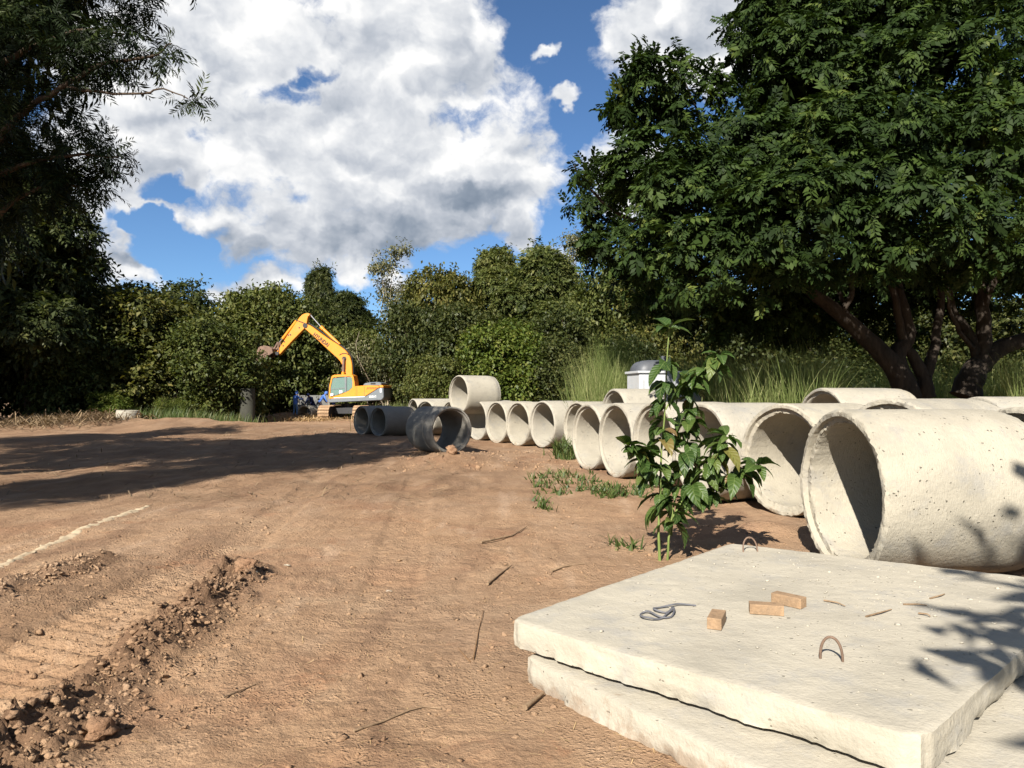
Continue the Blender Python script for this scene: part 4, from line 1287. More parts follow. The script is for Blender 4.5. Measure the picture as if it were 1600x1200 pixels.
LOB2 = [px_lobe(*a) for a in [
    (1450, 120, 150, 140, 12.8), (1560, 60, 140, 140, 13.4), (1440, 330, 130, 90, 11.2), (1540, 250, 130, 120, 11.8), (1600, 360, 130, 70, 11.4),
    (1500, 430, 110, 60, 16.6), (1700, 200, 170, 180, 13.4), (1720, 400, 140, 80, 13.0), (1480, -90, 160, 120, 14.0), (1660, -80, 170, 140, 14.4),
    (1400, 60, 120, 120, 13.2), (1460, 400, 110, 45, 12.2), (1560, 440, 120, 60, 16.2), (1500, 250, 140, 120, 16.0)]]

def big_tree(name, lobes, nt, kind, Lf, rs, lm, spread=(40, 85), per=7, droop=0.5, extra=None):
    P, nr = lobe_points(lobes, nt, rs, 0.50)
    A = unit(nr * 0.9 + np.array([0, 0, 0.35]) + rs.normal(size=(len(P), 3)) * 0.35)
    parts = [tufts(P, A, per, Lf, kind, rs, spread, droop)]
    Pi, ni = lobe_points([(*l[:3], l[3] * .8, l[4] * .8, l[5] * .8) for l in lobes], 4500, rs, 0.2)
    mi = len(Pi); si = rs.uniform(.7, 1.3, mi)
    parts.append(leaf_quads(Pi, rs.normal(size=(mi, 3)) + np.array([0, 0, -.5]), rs.normal(size=(mi, 3)) + np.array([0, 0, 1.]), .26 * si, .13 * si, rs))
    if extra is not None:
        parts.append(extra)
    V, F, t = merge(parts)
    return np_mesh('crown', V, F, M[lm], {'tint': t}), P, A

# reaching bare branch of the left lobe with leaves at its end
reach = [px3(*a) for a in ((1290, 470, 14.6), (1180, 405, 14.0), (1080, 360, 13.5), (1000, 350, 13.0), (950, 322, 12.9), (915, 285, 12.9), (897, 255, 12.9))]
cr1, P1, A1 = big_tree('tree', LOB1, 3700, 'broad', 0.40, rs, 'leaf_right')
cr2, P2, A2 = big_tree('tree', LOB2, 2400, 'broad', 0.40, rs, 'leaf_right')
print('right crowns', len(cr1.polygons), len(cr2.polygons))
t1 = empty('tree', (10.2, 18.9, 0.25))
tag(t1, 'large dark green tree with forked brown trunks behind the back-row pipes', 'tree')
def at0(mesh, root):
    o = link(bpy.data.objects.new(mesh.name, mesh), root)
    o.location = -Vector(root.location); return o
at0(cr1, t1)
def pts3(L_):
    return [px3(*a) for a in L_]
def limbs(mb, paths, rs, rk=1.0):
    for pth, r0, r1 in paths:
        r0 = r0 * rk; r1 = r1 * rk
        p = pts3(pth)
        # smooth
        q = []
        for i in range(len(p) - 1):
            a0 = p[max(i - 1, 0)]; a1 = p[i]; a2 = p[i + 1]; a3 = p[min(i + 2, len(p) - 1)]
            for k in range(4):
                t = k / 4
                q.append(0.5 * ((2 * a1) + (a2 - a0) * t + (2 * a0 - 5 * a1 + 4 * a2 - a3) * t * t + (3 * a1 - a0 - 3 * a2 + a3) * t ** 3))
        q.append(p[-1])
        n = len(q)
        q = [v + rs.normal(0, 0.012, 3) for v in q]
        mb.tube(q, [r0 + (r1 - r0) * (i / (n - 1)) ** 0.8 for i in range(n)], 10)
D0 = 14.9 * 1.27
mb = MB()
limbs(mb, [
    ([(1418, 622, D0), (1408, 590, D0), (1385, 560, D0), (1345, 520, D0), (1300, 480, D0 - .2), (1262, 450, D0 - .5), (1230, 400, D0 - .8), (1190, 330, D0 - .8)], 0.30, 0.06),
    ([(1418, 622, D0), (1406, 585, D0), (1402, 552, D0 + .1), (1420, 520, D0 + .2), (1400, 440, D0 + .2), (1370, 330, D0 + .3), (1350, 200, D0 + .2), (1330, 60, D0)], 0.26, 0.05),
    ([(1395, 560, D0), (1365, 545, D0 + .2), (1330, 500, D0 + .5), (1290, 400, D0 + .6)], 0.12, 0.04),
    ([(1312, 492, D0 - .2), (1330, 465, D0 - .3), (1333, 435, D0 - .4), (1345, 350, D0 - .6)], 0.085, 0.03),
    ([(1448, 622, D0 + .2), (1444, 590, D0 + .2), (1428, 560, D0 + .2), (1412, 530, D0 + .1), (1400, 470, D0 - .2), (1380, 380, D0 - .6)], 0.19, 0.05),
    ([(1444, 592, D0 + .2), (1456, 560, D0 + .3), (1464, 525, D0 + .4), (1470, 440, D0 + .4), (1440, 300, D0 + .2), (1420, 120, D0)], 0.15, 0.04),
    ([(1262, 450, D0 - .5), (1180, 405, D0 - .9), (1080, 358, D0 - 1.4), (1005, 350, D0 - 1.9), (952, 322, D0 - 2.0), (915, 285, D0 - 2.0), (897, 255, D0 - 2.0)], 0.085, 0.014),
    ([(1230, 400, D0 - .8), (1130, 300, D0 - 1.2), (1060, 220, D0 - 1.2), (1010, 100, D0 - 1.3)], 0.07, 0.015),
    ([(1190, 330, D0 - .8), (1120, 230, D0 - .9), (1062, 100, D0 - 1.0)], 0.06, 0.012),
], rs, 1.2)
tr = mb.build('trunk', M['bark'], t1); tr.location = -Vector(t1.location)
t2 = empty('tree', (12.3, 19.4, 0.25))
tag(t2, 'large dark tree with a trunk leaning to the right at the picture edge', 'tree')
at0(cr2, t2)
D2 = 15.3 * 1.27
mb = MB()
limbs(mb, [
    ([(1508, 622, D2), (1518, 590, D2), (1540, 560, D2), (1572, 540, D2 - .1), (1640, 515, D2 - .3), (1720, 440, D2 - .5)], 0.34, 0.10),
    ([(1530, 570, D2), (1538, 545, D2), (1536, 480, D2), (1532, 400, D2), (1545, 250, D2 - .2), (1560, 60, D2 - .4)], 0.22, 0.05),
    ([(1530, 565, D2), (1520, 530, D2 + .1), (1500, 500, D2 + .2), (1490, 480, D2 + .2), (1470, 380, D2), (1450, 200, D2 - .5)], 0.15, 0.04),
    ([(1522, 545, D2), (1505, 525, D2 - .3), (1488, 490, D2 - .5), (1480, 440, D2 - .8)], 0.06, 0.03),
    ([(1536, 480, D2), (1580, 380, D2 - .5), (1620, 250, D2 - .5)], 0.11, 0.03),
], rs, 1.2)
tr = mb.build('trunk', M['bark'], t2); tr.location = -Vector(t2.location)

# ------------------------------------------------------------------ fine-leaved trees at the left (one reaches into the picture), grove beyond the left edge
rs = np.random.RandomState(33)
KD = 1.0
LOBL = [px_lobe(*a) for a in [
    (40, 70, 120, 75, 11.0), (-90, 20, 170, 110, 11.6), (130, 95, 75, 40, 10.8), (190, 60, 45, 35, 10.9), (60, 190, 90, 45, 11.2), (140, 235, 60, 26, 11.0),
    (40, 280, 100, 45, 11.4), (-90, 180, 150, 110, 12.0), (120, 290, 45, 20, 11.2), (-120, 330, 150, 110, 12.2), (70, -40, 150, 90, 11.4),
    (-60, -120, 200, 110, 12.0), (235, 95, 26, 18, 10.7), (262, 60, 14, 12, 10.7), (268, 140, 20, 10, 10.7), (292, 152, 20, 9, 10.7), (-200, 100, 180, 150, 11.5), (190, -100, 110, 45, 10.2), (60, -150, 150, 70, 10.6)]]
P, nr = lobe_points(LOBL, 3100, rs, 0.35)
A = unit(nr * np.array([1, 1, 0.4]) + rs.normal(size=(len(P), 3)) * 0.4 + np.array([0.3, 0, 0.0]))
V, F, t = tufts(P, A, 5, 0.34, 'fine', rs, (30, 85), 0.22)
crL = np_mesh('crown', V, F, M['leaf_left'], {'tint': t})
tl = empty('tree', (-8.9, 11.8, 0.0))
tag(tl, 'fine-leaved dark tree reaching in from the left above the clearing', 'tree')
at0(crL, tl)
DL = 11.2
mb = MB()
limbs(mb, [
    ([(-105, 780, 11.8), (-100, 640, 11.8), (-70, 450, 11.8), (-60, 300, 11.7), (-40, 120, 11.5), (-20, -60, 11.6)], 0.22, 0.06),
    ([(-60, 300, 11.7), (0, 205, 11.3), (45, 162, 11.0), (100, 128, 10.8), (160, 95, 10.8), (230, 85, 10.7), (262, 62, 10.7)], 0.07, 0.010),
    ([(100, 134, 10.8), (150, 142, 10.75), (220, 142, 10.7), (250, 135, 10.7), (290, 150, 10.7)], 0.025, 0.008),
    ([(-60, 300, 11.7), (20, 260, 11.3), (100, 240, 11.0), (180, 245, 10.9)], 0.06, 0.012),
    ([(-40, 120, 11.5), (40, 70, 11.1), (130, 40, 10.9), (190, 50, 10.9)], 0.06, 0.012),
    ([(-70, 450, 11.8), (-10, 340, 11.4), (60, 290, 11.3), (120, 290, 11.2)], 0.06, 0.012),
], rs)
tr = mb.build('trunk', M['bark_dark'], tl); tr.location = -Vector(tl.location)

# vine-covered dark trees behind it
forest_tree('tall2', 45, 250, 240, 41, 'leaf_a', 'tall dark vine-covered tree rising above the bushes at the left edge', 0.5, group='shaded trees at the left')
forest_tree('bushy3', 75, 345, 150, 43, 'leaf_a', 'dark leafy tree in front of the vine-covered one', 1.9, group='shaded trees at the left')
forest_tree('bushy3', -110, 330, 260, 40, 'leaf_a', 'shaded tree beyond the left end of the straw bank', 2.7, group='shaded trees at the left')

def grove_tree(src, loc, rz, sc, label):
    """another tree of a kind already built, standing just outside the picture"""
    root = empty('tree', loc, rz)
    root.scale = (sc,) * 3
    tag(root, label, 'tree', 'trees standing around the clearing')
    for ch in src.children:
        c = ch.copy(); COL.objects.link(c); c.parent = root
    return root
grove_tree(tl, (-11.5, 3.2, 0), 1.2, 1.1, 'fine-leaved tree shading the clearing, just beyond the left edge')
grove_tree(tl, (-16.5, 8.5, 0), 2.6, 1.25, 'fine-leaved tree deeper in the grove beyond the left edge')
grove_tree(tl, (-21.0, 15.0, 0), 4.1, 1.3, 'fine-leaved tree at the back of the grove beyond the left edge')
def grove_dome(x, y, H, W, rz, label):
    (crown, tm), H0, W0 = KINDS['dome2']
    root = empty('tree', (x, y, 0), rz); root.scale = (W / W0, W / W0, H / H0)
    tag(root, label, 'tree', 'trees standing around the clearing')
    mesh_part('crown', crown, 'leaf_a', root); mesh_part('trunk', tm, 'bark_dark', root)
grove_dome(-11.6, 13.0, 16.5, 6.6, 0.4, 'tallest domed tree of the grove beyond the left edge')
grove_dome(-31.5, 29.0, 17.0, 9.0, 1.4, 'broad domed tree far beyond the left end of the straw bank')

# tree behind the photographer whose shade falls on the slab corner and the largest pipe
(crown_, tm_), H_, W_ = KINDS['dome1']
tb = empty('tree', (4.5, -4.45, 0), 0.8)
tb.scale = (0.98, 1.25, 0.80)
tag(tb, 'leafy tree beside the photographer, shading the slab corner', 'tree', 'trees standing around the clearing')
mesh_part('crown', crown_, 'leaf_c', tb)
mesh_part('trunk', tm_, 'bark', tb)

# ------------------------------------------------------------------ grass and straw (stuff)
def blades(name, XY, H, W, lean, mat, label, seed, segs=3, cat='grass', zfun=None, bend=0.5):
    rs = np.random.RandomState(seed)
    n = len(XY)
    az = rs.rand(n) * 6.28
    d = np.stack([np.cos(az), np.sin(az), np.zeros(n)], 1)
    s = np.stack([-np.sin(az + 0.6), np.cos(az + 0.6), np.zeros(n)], 1)
    z0 = gh(XY[:, 0], XY[:, 1]) if zfun is None else zfun
    base = np.stack([XY[:, 0], XY[:, 1], z0 - 0.02], 1)
    ln = lean * rs.uniform(0.3, 1.4, n)
    rows = []
    for i in range(segs + 1):
        t = i / segs
        c = base + d * (ln * H * (t * 0.4 + bend * t ** 2.5))[:, None] + np.array([0, 0, 1]) * (H * (t - bend * 0.35 * ln * t ** 3))[:, None]
        w = (W * (1 - t ** 1.6) + 0.0008)[:, None] * 0.5
        rows.append(np.stack([c - s * w, c + s * w], 1))
    V = np.stack(rows, 1).reshape(-1, 3)                 # n, segs+1, 2
    b = (np.arange(n) * (segs + 1) * 2)[:, None]
    k = np.arange(segs)[None] * 2
    F = np.stack([b + k, b + k + 1, b + k + 3, b + k + 2], -1).reshape(-1, 4)
    tint = np.repeat(rs.beta(2, 2, n), (segs + 1) * 2)
    me = np_mesh(name, V, F, M[mat], {'tint': tint})
    return tag(link(bpy.data.objects.new(name, me)), label, cat, kind='stuff')

rs = np.random.RandomState(91)
def clump_xy(n, x0, x1, y0, y1, cl, spread, rs):
    c = np.stack([rs.uniform(x0, x1, cl), rs.uniform(y0, y1, cl)], 1)
    return c[rs.randint(0, cl, n)] + rs.normal(0, spread, (n, 2))
# tall guinea grass behind the pipe rows
xy = np.concatenate([clump_xy(7000, 2.4, 6.5, 21.6, 25.5, 110, 0.28, rs), clump_xy(11000, 5.2, 14.0, 16.2, 19.5, 230, 0.28, rs), clump_xy(7000, 10, 26, 17, 30, 170, .35, rs)])
keep = (xy[:, 0] - 0.245 * xy[:, 1] > 0.15) | (xy[:, 1] > 21.4)
rt_ = xy[:, 0] / xy[:, 1]
keep &= ~((rt_ > 0.44) & (rt_ < 0.69) & (xy[:, 1] < 20.3))
xy = xy[keep]
Ht = (2.5 + 0.6 * fbm(xy[:, 0] * 0.4, xy[:, 1] * 0.4, 3)) * rs.uniform(0.5, 1.15, len(xy)) * np.where(xy[:, 1] > 21, 1.15, 1.0)
blades('tall_grass', xy, Ht, rs.uniform(0.012, 0.028, len(xy)), np.full(len(xy), 0.30), 'grass', 'tall green grass standing behind the pipe rows', 5, segs=4, bend=0.75)
# thin grey-green reeds left of the white container
xy = clump_xy(900, 3.2, 4.3, 24.5, 26.0, 40, 0.2, rs)
blades('reeds', xy, rs.uniform(1.8, 4.3, len(xy)), rs.uniform(0.015, 0.03, len(xy)), np.full(len(xy), 0.18), 'grass', 'thin tall reeds beside the white container', 6, segs=4)
# dry yellow grass behind the lit pipes
xy = clump_xy(7500, -1.8, 6.0, 31.0, 36.0, 160, 0.35, rs)
Ht = (0.75 + 0.105 * np.clip(xy[:, 0] + 2, 0, 9)) * rs.uniform(0.6, 1.15, len(xy))
blades('dry_grass', xy, Ht, rs.uniform(0.025, 0.05, len(xy)), np.full(len(xy), 0.45), 'straw', 'dry yellow grass bank behind the lit pipes', 7)
xy = clump_xy(5200, -6.5, 4.0, 33.5, 40.0, 130, 0.4, rs)
blades('bank_grass', xy, rs.uniform(0.5, 1.5, len(xy)), rs.uniform(0.025, 0.05, len(xy)), np.full(len(xy), 0.4), 'grass', 'green grass at the foot of the bushes behind the pipes', 8)
# grass at the wood edge, left
xy = np.concatenate([clump_xy(1900, -20.3, -16.6, 38.0, 41.5, 60, 0.35, rs), clump_xy(420, -17.5, -15.0, 39.0, 45.0, 40, 0.4, rs)])
blades('edge_grass', xy, rs.uniform(0.25, 0.85, len(xy)), rs.uniform(0.02, 0.045, len(xy)), np.full(len(xy), 0.45), 'weed', 'green grass along the wood edge around the manhole ring', 9)
# weed patches by the pipes
xy = np.concatenate([clump_xy(520, 0.35, 1.75, 11.6, 15.2, 85, 0.05, rs), clump_xy(300, 1.4, 2.35, 11.2, 12.8, 45, 0.05, rs), clump_xy(420, 1.15, 1.75, 18.2, 19.8, 22, 0.12, rs),
                     clump_xy(60, 0.35, 0.6, 10.0, 10.9, 7, 0.06, rs), clump_xy(40, 1.0, 1.3, 7.4, 7.8, 5, 0.05, rs)])
Ht = rs.uniform(0.04, 0.20, len(xy)) * np.where((xy[:, 1] > 18), 3.0, 1.0)
blades('weeds', xy, Ht, rs.uniform(0.02, 0.05, len(xy)), np.full(len(xy), 1.1), 'weed', 'low green weeds growing at the pipe mouths', 10, cat='weeds')

# dry straw bank far left, and chaff over the shaded soil
def straws(name, XY, L, W, mat, label, seed, zlift=0.02, tilt=0.25, cat='straw'):
    rs = np.random.RandomState(seed)
    n = len(XY)
    az = rs.rand(n) * 6.28; ti = rs.normal(0, tilt, n)
    d = np.stack([np.cos(az) * np.cos(ti), np.sin(az) * np.cos(ti), np.sin(ti)], 1)
    s = unit(np.cross(d, np.array([0, 0, 1.0])))
    up = np.cross(s, d)
    c = np.stack([XY[:, 0], XY[:, 1], gh(XY[:, 0], XY[:, 1]) + zlift * rs.rand(n)], 1)
    a = c - d * L[:, None] / 2; m_ = c + up * L[:, None] * 0.06 * rs.normal(size=n)[:, None]; e = c + d * L[:, None] / 2
    w = W[:, None] / 2
    V = np.stack([a - s * w, a + s * w, m_ - s * w, m_ + s * w, e - s * w * .6, e + s * w * .6, m_ + up * w * 1.4], 1).reshape(-1, 3)
    b = (np.arange(n) * 7)[:, None]
    F = np.concatenate([b + np.array([[0, 1, 3, 2]]), b + np.array([[2, 3, 5, 4]]), b + np.array([[0, 6, 1, 1]])[:, [0, 1, 2, 2]]])
    F = np.concatenate([b + np.array([[0, 1, 3, 2]]), b + np.array([[2, 3, 5, 4]])])
    tint = np.repeat(rs.beta(2, 2, n), 7)
    me = np_mesh(name, V, F, M[mat], {'tint': tint})
    return tag(link(bpy.data.objects.new(name, me)), label, cat, kind='stuff')
xy = np.stack([rs.normal(-23.5, 3.6, 5200), rs.normal(36.8, 1.6, 5200)], 1); xy = xy[xy[:, 0] < -19.2 + rs.normal(0, .5, len(xy))]
straws('straw', xy, rs.uniform(0.25, 1.3, len(xy)), rs.uniform(0.02, 0.05, len(xy)), 'straw_dull', 'heap of dry straw and cut stems along the wood edge', 12, 0.25, 0.3)
xy = np.stack([rs.uniform(-16, -1, 3600), rs.uniform(11, 36, 3600)], 1)
straws('dry_stems', xy, rs.uniform(0.1, 0.55, len(xy)), rs.uniform(0.008, 0.022, len(xy)), 'straw_dull', 'dry stems strewn over the shaded ground', 13, 0.05, 0.15)
xy = np.stack([rs.uniform(-5.5, 3.0, 3600), 2.5 + rs.rand(3600) ** 1.3 * 13], 1)
straws('chaff', xy, np.clip(rs.lognormal(math.log(0.035), 0.6, len(xy)), 0.01, 0.22), rs.uniform(0.002, 0.005, len(xy)), 'straw', 'bits of chaff and root fibre on the bare soil', 14, 0.008, 0.12)
xy = np.stack([rs.normal(-14.5, 1.8, 1500), rs.normal(48.5, 1.2, 1500)], 1)
straws('cut_stems', xy, rs.uniform(0.2, 0.8, len(xy)), rs.uniform(0.02, 0.04, len(xy)), 'straw', 'cut stems lying around the trench edge', 15, 0.2, 0.3)

# single sticks lying on the soil in front
def ground_stick(pxs, r, label, mat='twig'):
    pp = []
    for (a_, b_) in pxs:
        x, y = px_on(a_, b_, 0.0); pp.append((x, y, gz(x, y) + r + 0.004))
    return stick('stick', pp, r, label, 'stick', mat, 'sticks on the bare soil')
ground_stick([(555, 1145), (600, 1125), (640, 1108), (662, 1100), (690, 1103)], 0.006, 'long crooked root lying on the soil at the bottom middle')
ground_stick([(740, 1030), (748, 985), (756, 950)], 0.004, 'thin pale stalk pointing away, left of the slab corner', 'straw')
ground_stick([(735, 1033), (722, 1018), (716, 1010)], 0.004, 'short pale stalk crossing the thin one left of the slab corner', 'straw')
ground_stick([(820, 1108), (836, 1095), (848, 1086)], 0.016, 'split piece of dark wood lying left of the lower slab')
ground_stick([(752, 852), (800, 838), (823, 826)], 0.012, 'dark branch lying on the soil midway to the pipes')
ground_stick([(762, 910), (780, 896), (800, 886)], 0.013, 'dark stick lying on the soil left of the sapling')
ground_stick([(862, 893), (880, 889), (912, 884)], 0.014, 'pale splintered stick on the soil left of the sapling')
ground_stick([(352, 1090), (385, 1072), (410, 1062)], 0.005, 'thin curved root on the bare soil at the lower left')

# ------------------------------------------------------------------ sapling
def px3v(px, py, d): return Vector(tuple(px3(px, py, d)))
sx, sy = px_on(1036, 874, 0.0)
sap = empty('sapling', (sx, sy, gz(sx, sy)))
tag(sap, 'leafy green sapling growing between the slabs and the pipes', 'sapling')
rs = np.random.RandomState(8)
def rel(p): return Vector(p) - Vector(sap.location)
SD = sy
stems = [
    ([(1030, 878, SD), (1028, 830, SD), (1031, 770, SD), (1033, 704, SD - .03), (1038, 655, SD - .05), (1042, 567, SD - .05), (1046, 512, SD - .05)], 0.015, 0.005, 'stem'),
    ([(1042, 876, SD + .03), (1044, 840, SD), (1050, 800, SD), (1062, 740, SD + .05), (1074, 690, SD + .08), (1078, 640, SD + .1), (1072, 590, SD + .1)], 0.013, 0.004, 'stem'),
    ([(1040, 640, SD - .05), (1055, 612, SD - .05), (1085, 588, SD - .1), (1108, 571, SD - .1), (1124, 555, SD - .1)], 0.008, 0.004, 'branch'),
    ([(1046, 815, SD), (1075, 765, SD + .02), (1098, 733, SD), (1122, 708, SD - .1), (1136, 682, SD - .15)], 0.009, 0.004, 'branch'),
    ([(1098, 733, SD), (1130, 745, SD - .05), (1155, 738, SD - .1), (1180, 726, SD - .15)], 0.007, 0.003, 'branch'),
    ([(1032, 750, SD), (1015, 735, SD - .05), (998, 712, SD - .1), (984, 698, SD - .15)], 0.008, 0.004, 'branch'),
    ([(1052, 790, SD), (1070, 780, SD + .1), (1100, 775, SD + .15), (1122, 762, SD + .15)], 0.007, 0.003, 'branch'),
]
spots = []
for i_st, (pth, r0, r1, nm) in enumerate(stems):
    p = [rel(px3v(*a)) for a in pth]
    q = []
    for i in range(len(p) - 1):
        for k in range(3): q.append(p[i].lerp(p[i + 1], k / 3))
    q.append(p[-1])
    mb = MB(); mb.tube(q, [r0 + (r1 - r0) * i / (len(q) - 1) for i in range(len(q))], 8)
    mb.build(nm, M['sap_stem'], sap)
    n = len(q)
    dens = 7 if nm == 'stem' else 6
    for i, v in enumerate(q):
        if nm == 'stem' and i < 5: continue
        if nm == 'stem' and i > n * 0.62 and rs.rand() < 0.25: continue
        if nm == 'branch' and i < n * 0.3: continue
        for _ in range(dens): spots.append((v, (q[min(i + 1, n - 1)] - q[max(i - 1, 0)]).normalized(), i == n - 1))
    for _ in range(6): spots.append((q[-1], (q[-1] - q[-3]).normalized(), True))
m, T, b, o = new_mat('sapling_leaf')
oi = T.n('ShaderNodeObjectInfo'); tcn = T.n('ShaderNodeTexCoord')
c = T.ramp(oi.outputs['Random'], [(0.0, (0.022, 0.046, 0.010)), (0.45, (0.036, 0.070, 0.014)), (0.88, (0.062, 0.10, 0.022)), (0.955, (0.10, 0.125, 0.03)), (0.975, (0.16, 0.13, 0.035)), (1.0, (0.15, 0.085, 0.04))])
sp = T.n('ShaderNodeSeparateXYZ'); T.link(tcn.outputs['Object'], sp.inputs[0])
ay = T.math('ABSOLUTE', sp.outputs[1])
vein = T.math('SINE', T.math('MULTIPLY', T.math('SUBTRACT', sp.outputs[0], T.math('MULTIPLY', ay, 0.8)), 230.0))
rib = T.smooth(ay, 0.0, 0.0035, 1.0, 0.0)
c = T.mix(T.math('MAXIMUM', T.math('MULTIPLY', rib, 0.55), T.smooth(vein, 0.75, 1.0, 0.0, 0.22)), c, (0.20, 0.25, 0.08, 1))
T.link(c, b.inputs['Base Color'])
b.inputs['Roughness'].default_value = 0.45; b.inputs['Specular IOR Level'].default_value = 0.3
bn = T.n('ShaderNodeBump'); bn.inputs['Strength'].default_value = 0.5; bn.inputs['Distance'].default_value = 0.004
T.link(vein, bn.inputs['Height']); T.link(bn.outputs[0], b.inputs['Normal'])
trn = T.n('ShaderNodeBsdfTranslucent'); T.link(T.mix(1.0, c, (1.3, 1.4, 0.5, 1), 'MULTIPLY'), trn.inputs[0])
mx = T.n('ShaderNodeMixShader'); mx.inputs[0].default_value = 0.28
T.link(b.outputs[0], mx.inputs[1]); T.link(trn.outputs[0], mx.inputs[2]); T.link(mx.outputs[0], o.inputs[0])
def leaf_mesh(seed, L, W, curl, cup):
    nl, nw = 8, 2
    V = []; F = []
    for i in range(nl + 1):
        t = i / nl
        w = W * (math.sin(math.pi * t ** 0.85) ** 0.8) * (1 - 0.25 * t) + 0.0015
        x = L * (t if curl == 0 else math.sin(curl * t) / curl); z = -L * ((1 - math.cos(curl * t)) / max(curl, 1e-3))
        for j in range(-nw, nw + 1):
            s = j / nw
            V.append((x, s * w / 2, z + abs(s) * w * cup + 0.004 * math.sin(t * 19 + seed) * abs(s)))
    k = 2 * nw + 1
    for i in range(nl):
        for j in range(2 * nw):
            F.append((i * k + j, i * k + j + 1, (i + 1) * k + j + 1, (i + 1) * k + j))
    return np_mesh('leaf', np.array(V), np.array(F), m, smooth=True)
LV = [leaf_mesh(i, L, W, c_, cu) for i, (L, W, c_, cu) in enumerate([(0.22, 0.115, 0.9, 0.16), (0.20, 0.11, 1.3, 0.12), (0.25, 0.125, 0.7, 0.18), (0.17, 0.095, 1.0, 0.2), (0.26, 0.12, 1.5, 0.15), (0.13, 0.065, 0.7, 0.25)])]
rr = random.Random(4)
for (v, ax, tip) in spots:
    az = rr.uniform(0, 6.283)
    out = Vector((math.cos(az), math.sin(az), 0))
    up = rr.uniform(-0.65, 0.35) if not tip else rr.uniform(-0.3, 0.9)
    d = (out + Vector((0, 0, up))).normalized()
    nrm = (Vector((0, 0, 1)) + out * 0.5 + Vector((rr.gauss(0, .35), rr.gauss(0, .35), 0)))
    s = nrm.cross(d).normalized(); nn = d.cross(s).normalized()
    o = bpy.data.objects.new('leaf', LV[rr.randrange(6)] if not tip else LV[rr.choice([0, 2, 3, 5])])
    mt = Matrix((d, s, nn)).transposed().to_4x4()
    sc = rr.uniform(0.6, 1.32)
    o.matrix_local = Matrix.Translation(v + d * 0.015) @ mt @ Matrix.Scale(sc, 4)
    link(o, sap)

# ------------------------------------------------------------------ white container with a dark domed lid (behind the pipes)
cx, cy = 4.0, 20.5
con = empty('container', (cx, cy, gz(cx, cy)), R(12)); con.scale = (0.84, 0.84, 1.10)
tag(con, 'white ribbed container with dark grey domed lid behind the pipes', 'container')
mb = MB(); mb.box((0, 0, 0.98), (1.44, 1.1, 1.96)); mb.build('body', M['white_plastic'], con, bevel=0.03)
for i in range(7):
    mb = MB(); mb.box((-0.6 + 0.2 * i, -0.57, 0.95), (0.06, 0.045, 1.7)); mb.build('rib', M['white_plastic'], con, bevel=0.01)
mb = MB(); mb.box((0, 0, 1.985), (1.56, 1.22, 0.06)); rim = mb.build('lid_rim', M['white_plastic'], con, bevel=0.012)
dv = []; df = []
na, nb_ = 12, 20
for i in range(na + 1):
    t = i / na
    for j in range(nb_):
        a = 2 * math.pi * j / nb_
        ex = lambda c: math.copysign(abs(c) ** 0.55, c)
        r = math.cos(t * math.pi / 2) ** 0.5 if t < 1 else 0.0
        dv.append((0.74 * ex(math.cos(a)) * r, 0.57 * ex(math.sin(a)) * r, 2.0 + 0.30 * math.sin(t * math.pi / 2) ** 1.1))
for i in range(na):
    for j in range(nb_):
        df.append((i * nb_ + j, i * nb_ + (j + 1) % nb_, (i + 1) * nb_ + (j + 1) % nb_, (i + 1) * nb_ + j))
mb = MB(); mb.add(dv, df, True); lid = mb.build('lid', M['lid_grey'], con)
mb = MB(); mb.tube([(0.42, 0.1, 2.2), (0.42, 0.1, 2.42)], 0.09, 12); mb.build('cap', M['lid_grey'], lid)

# ------------------------------------------------------------------ manhole ring, standing pipe, laid pipe, grey panel
def ring_mesh(name, D, wall, H, mat, seed):
    me = pipe_mesh(seed, D, H, wall, 1.0, mat=M[mat]); me.name = name
    return me
x, y = (200 - 800) / FPX * 37.5, 37.5
o = link(bpy.data.objects.new('manhole_ring', ring_mesh('manhole_ring', 1.12, 0.09, 0.55, 'concrete', 41)))
o.location = (x, y, gz(x, y) - 0.02); o.rotation_euler = (0, -math.pi / 2, 0)
o.rotation_euler = (0, R(-88), R(10))
tag(o, 'short pale concrete manhole ring standing by the straw at the wood edge', 'concrete ring')
d = 44.0
x = (387 - 800) / FPX * d
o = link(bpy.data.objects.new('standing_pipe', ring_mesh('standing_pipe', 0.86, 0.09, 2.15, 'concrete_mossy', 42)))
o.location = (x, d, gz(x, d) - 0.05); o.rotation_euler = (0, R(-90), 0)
tag(o, 'weathered concrete pipe, its colour darkened as in shade, standing upright left of the workers', 'pipe')
d = 50.3
x = (475 - 800) / FPX * d
o = link(bpy.data.objects.new('concrete_pipe', pipe_mesh(43, 1.15, 1.5, 0.10, 0.6, mat=M['concrete'])))
o.location = (x, d, 0.42); o.rotation_euler = (0, 0, math.pi / 2 - R(8))
tag(o, 'pipe being lowered into the trench between the two workers in blue', 'pipe', 'concrete pipes lying in rows')
d = 53.0
pn = empty('panel_fence', ((491 - 800) / FPX * d, d, 0))
tag(pn, 'grey panel wall with posts standing behind the workers', 'panel wall')
for i in range(3):
    mb = MB(); mb.box((-0.72 + 0.72 * i - 0.02, 0, 0.86), (0.70, 0.06, 1.7)); mb.build('panel', M['panel'], pn, bevel=0.01)
for xx in (-1.12, 1.10):
    mb = MB(); mb.box((xx, -0.02, 0.9), (0.12, 0.12, 1.86)); mb.build('post', M['concrete_grey'], pn, bevel=0.01)

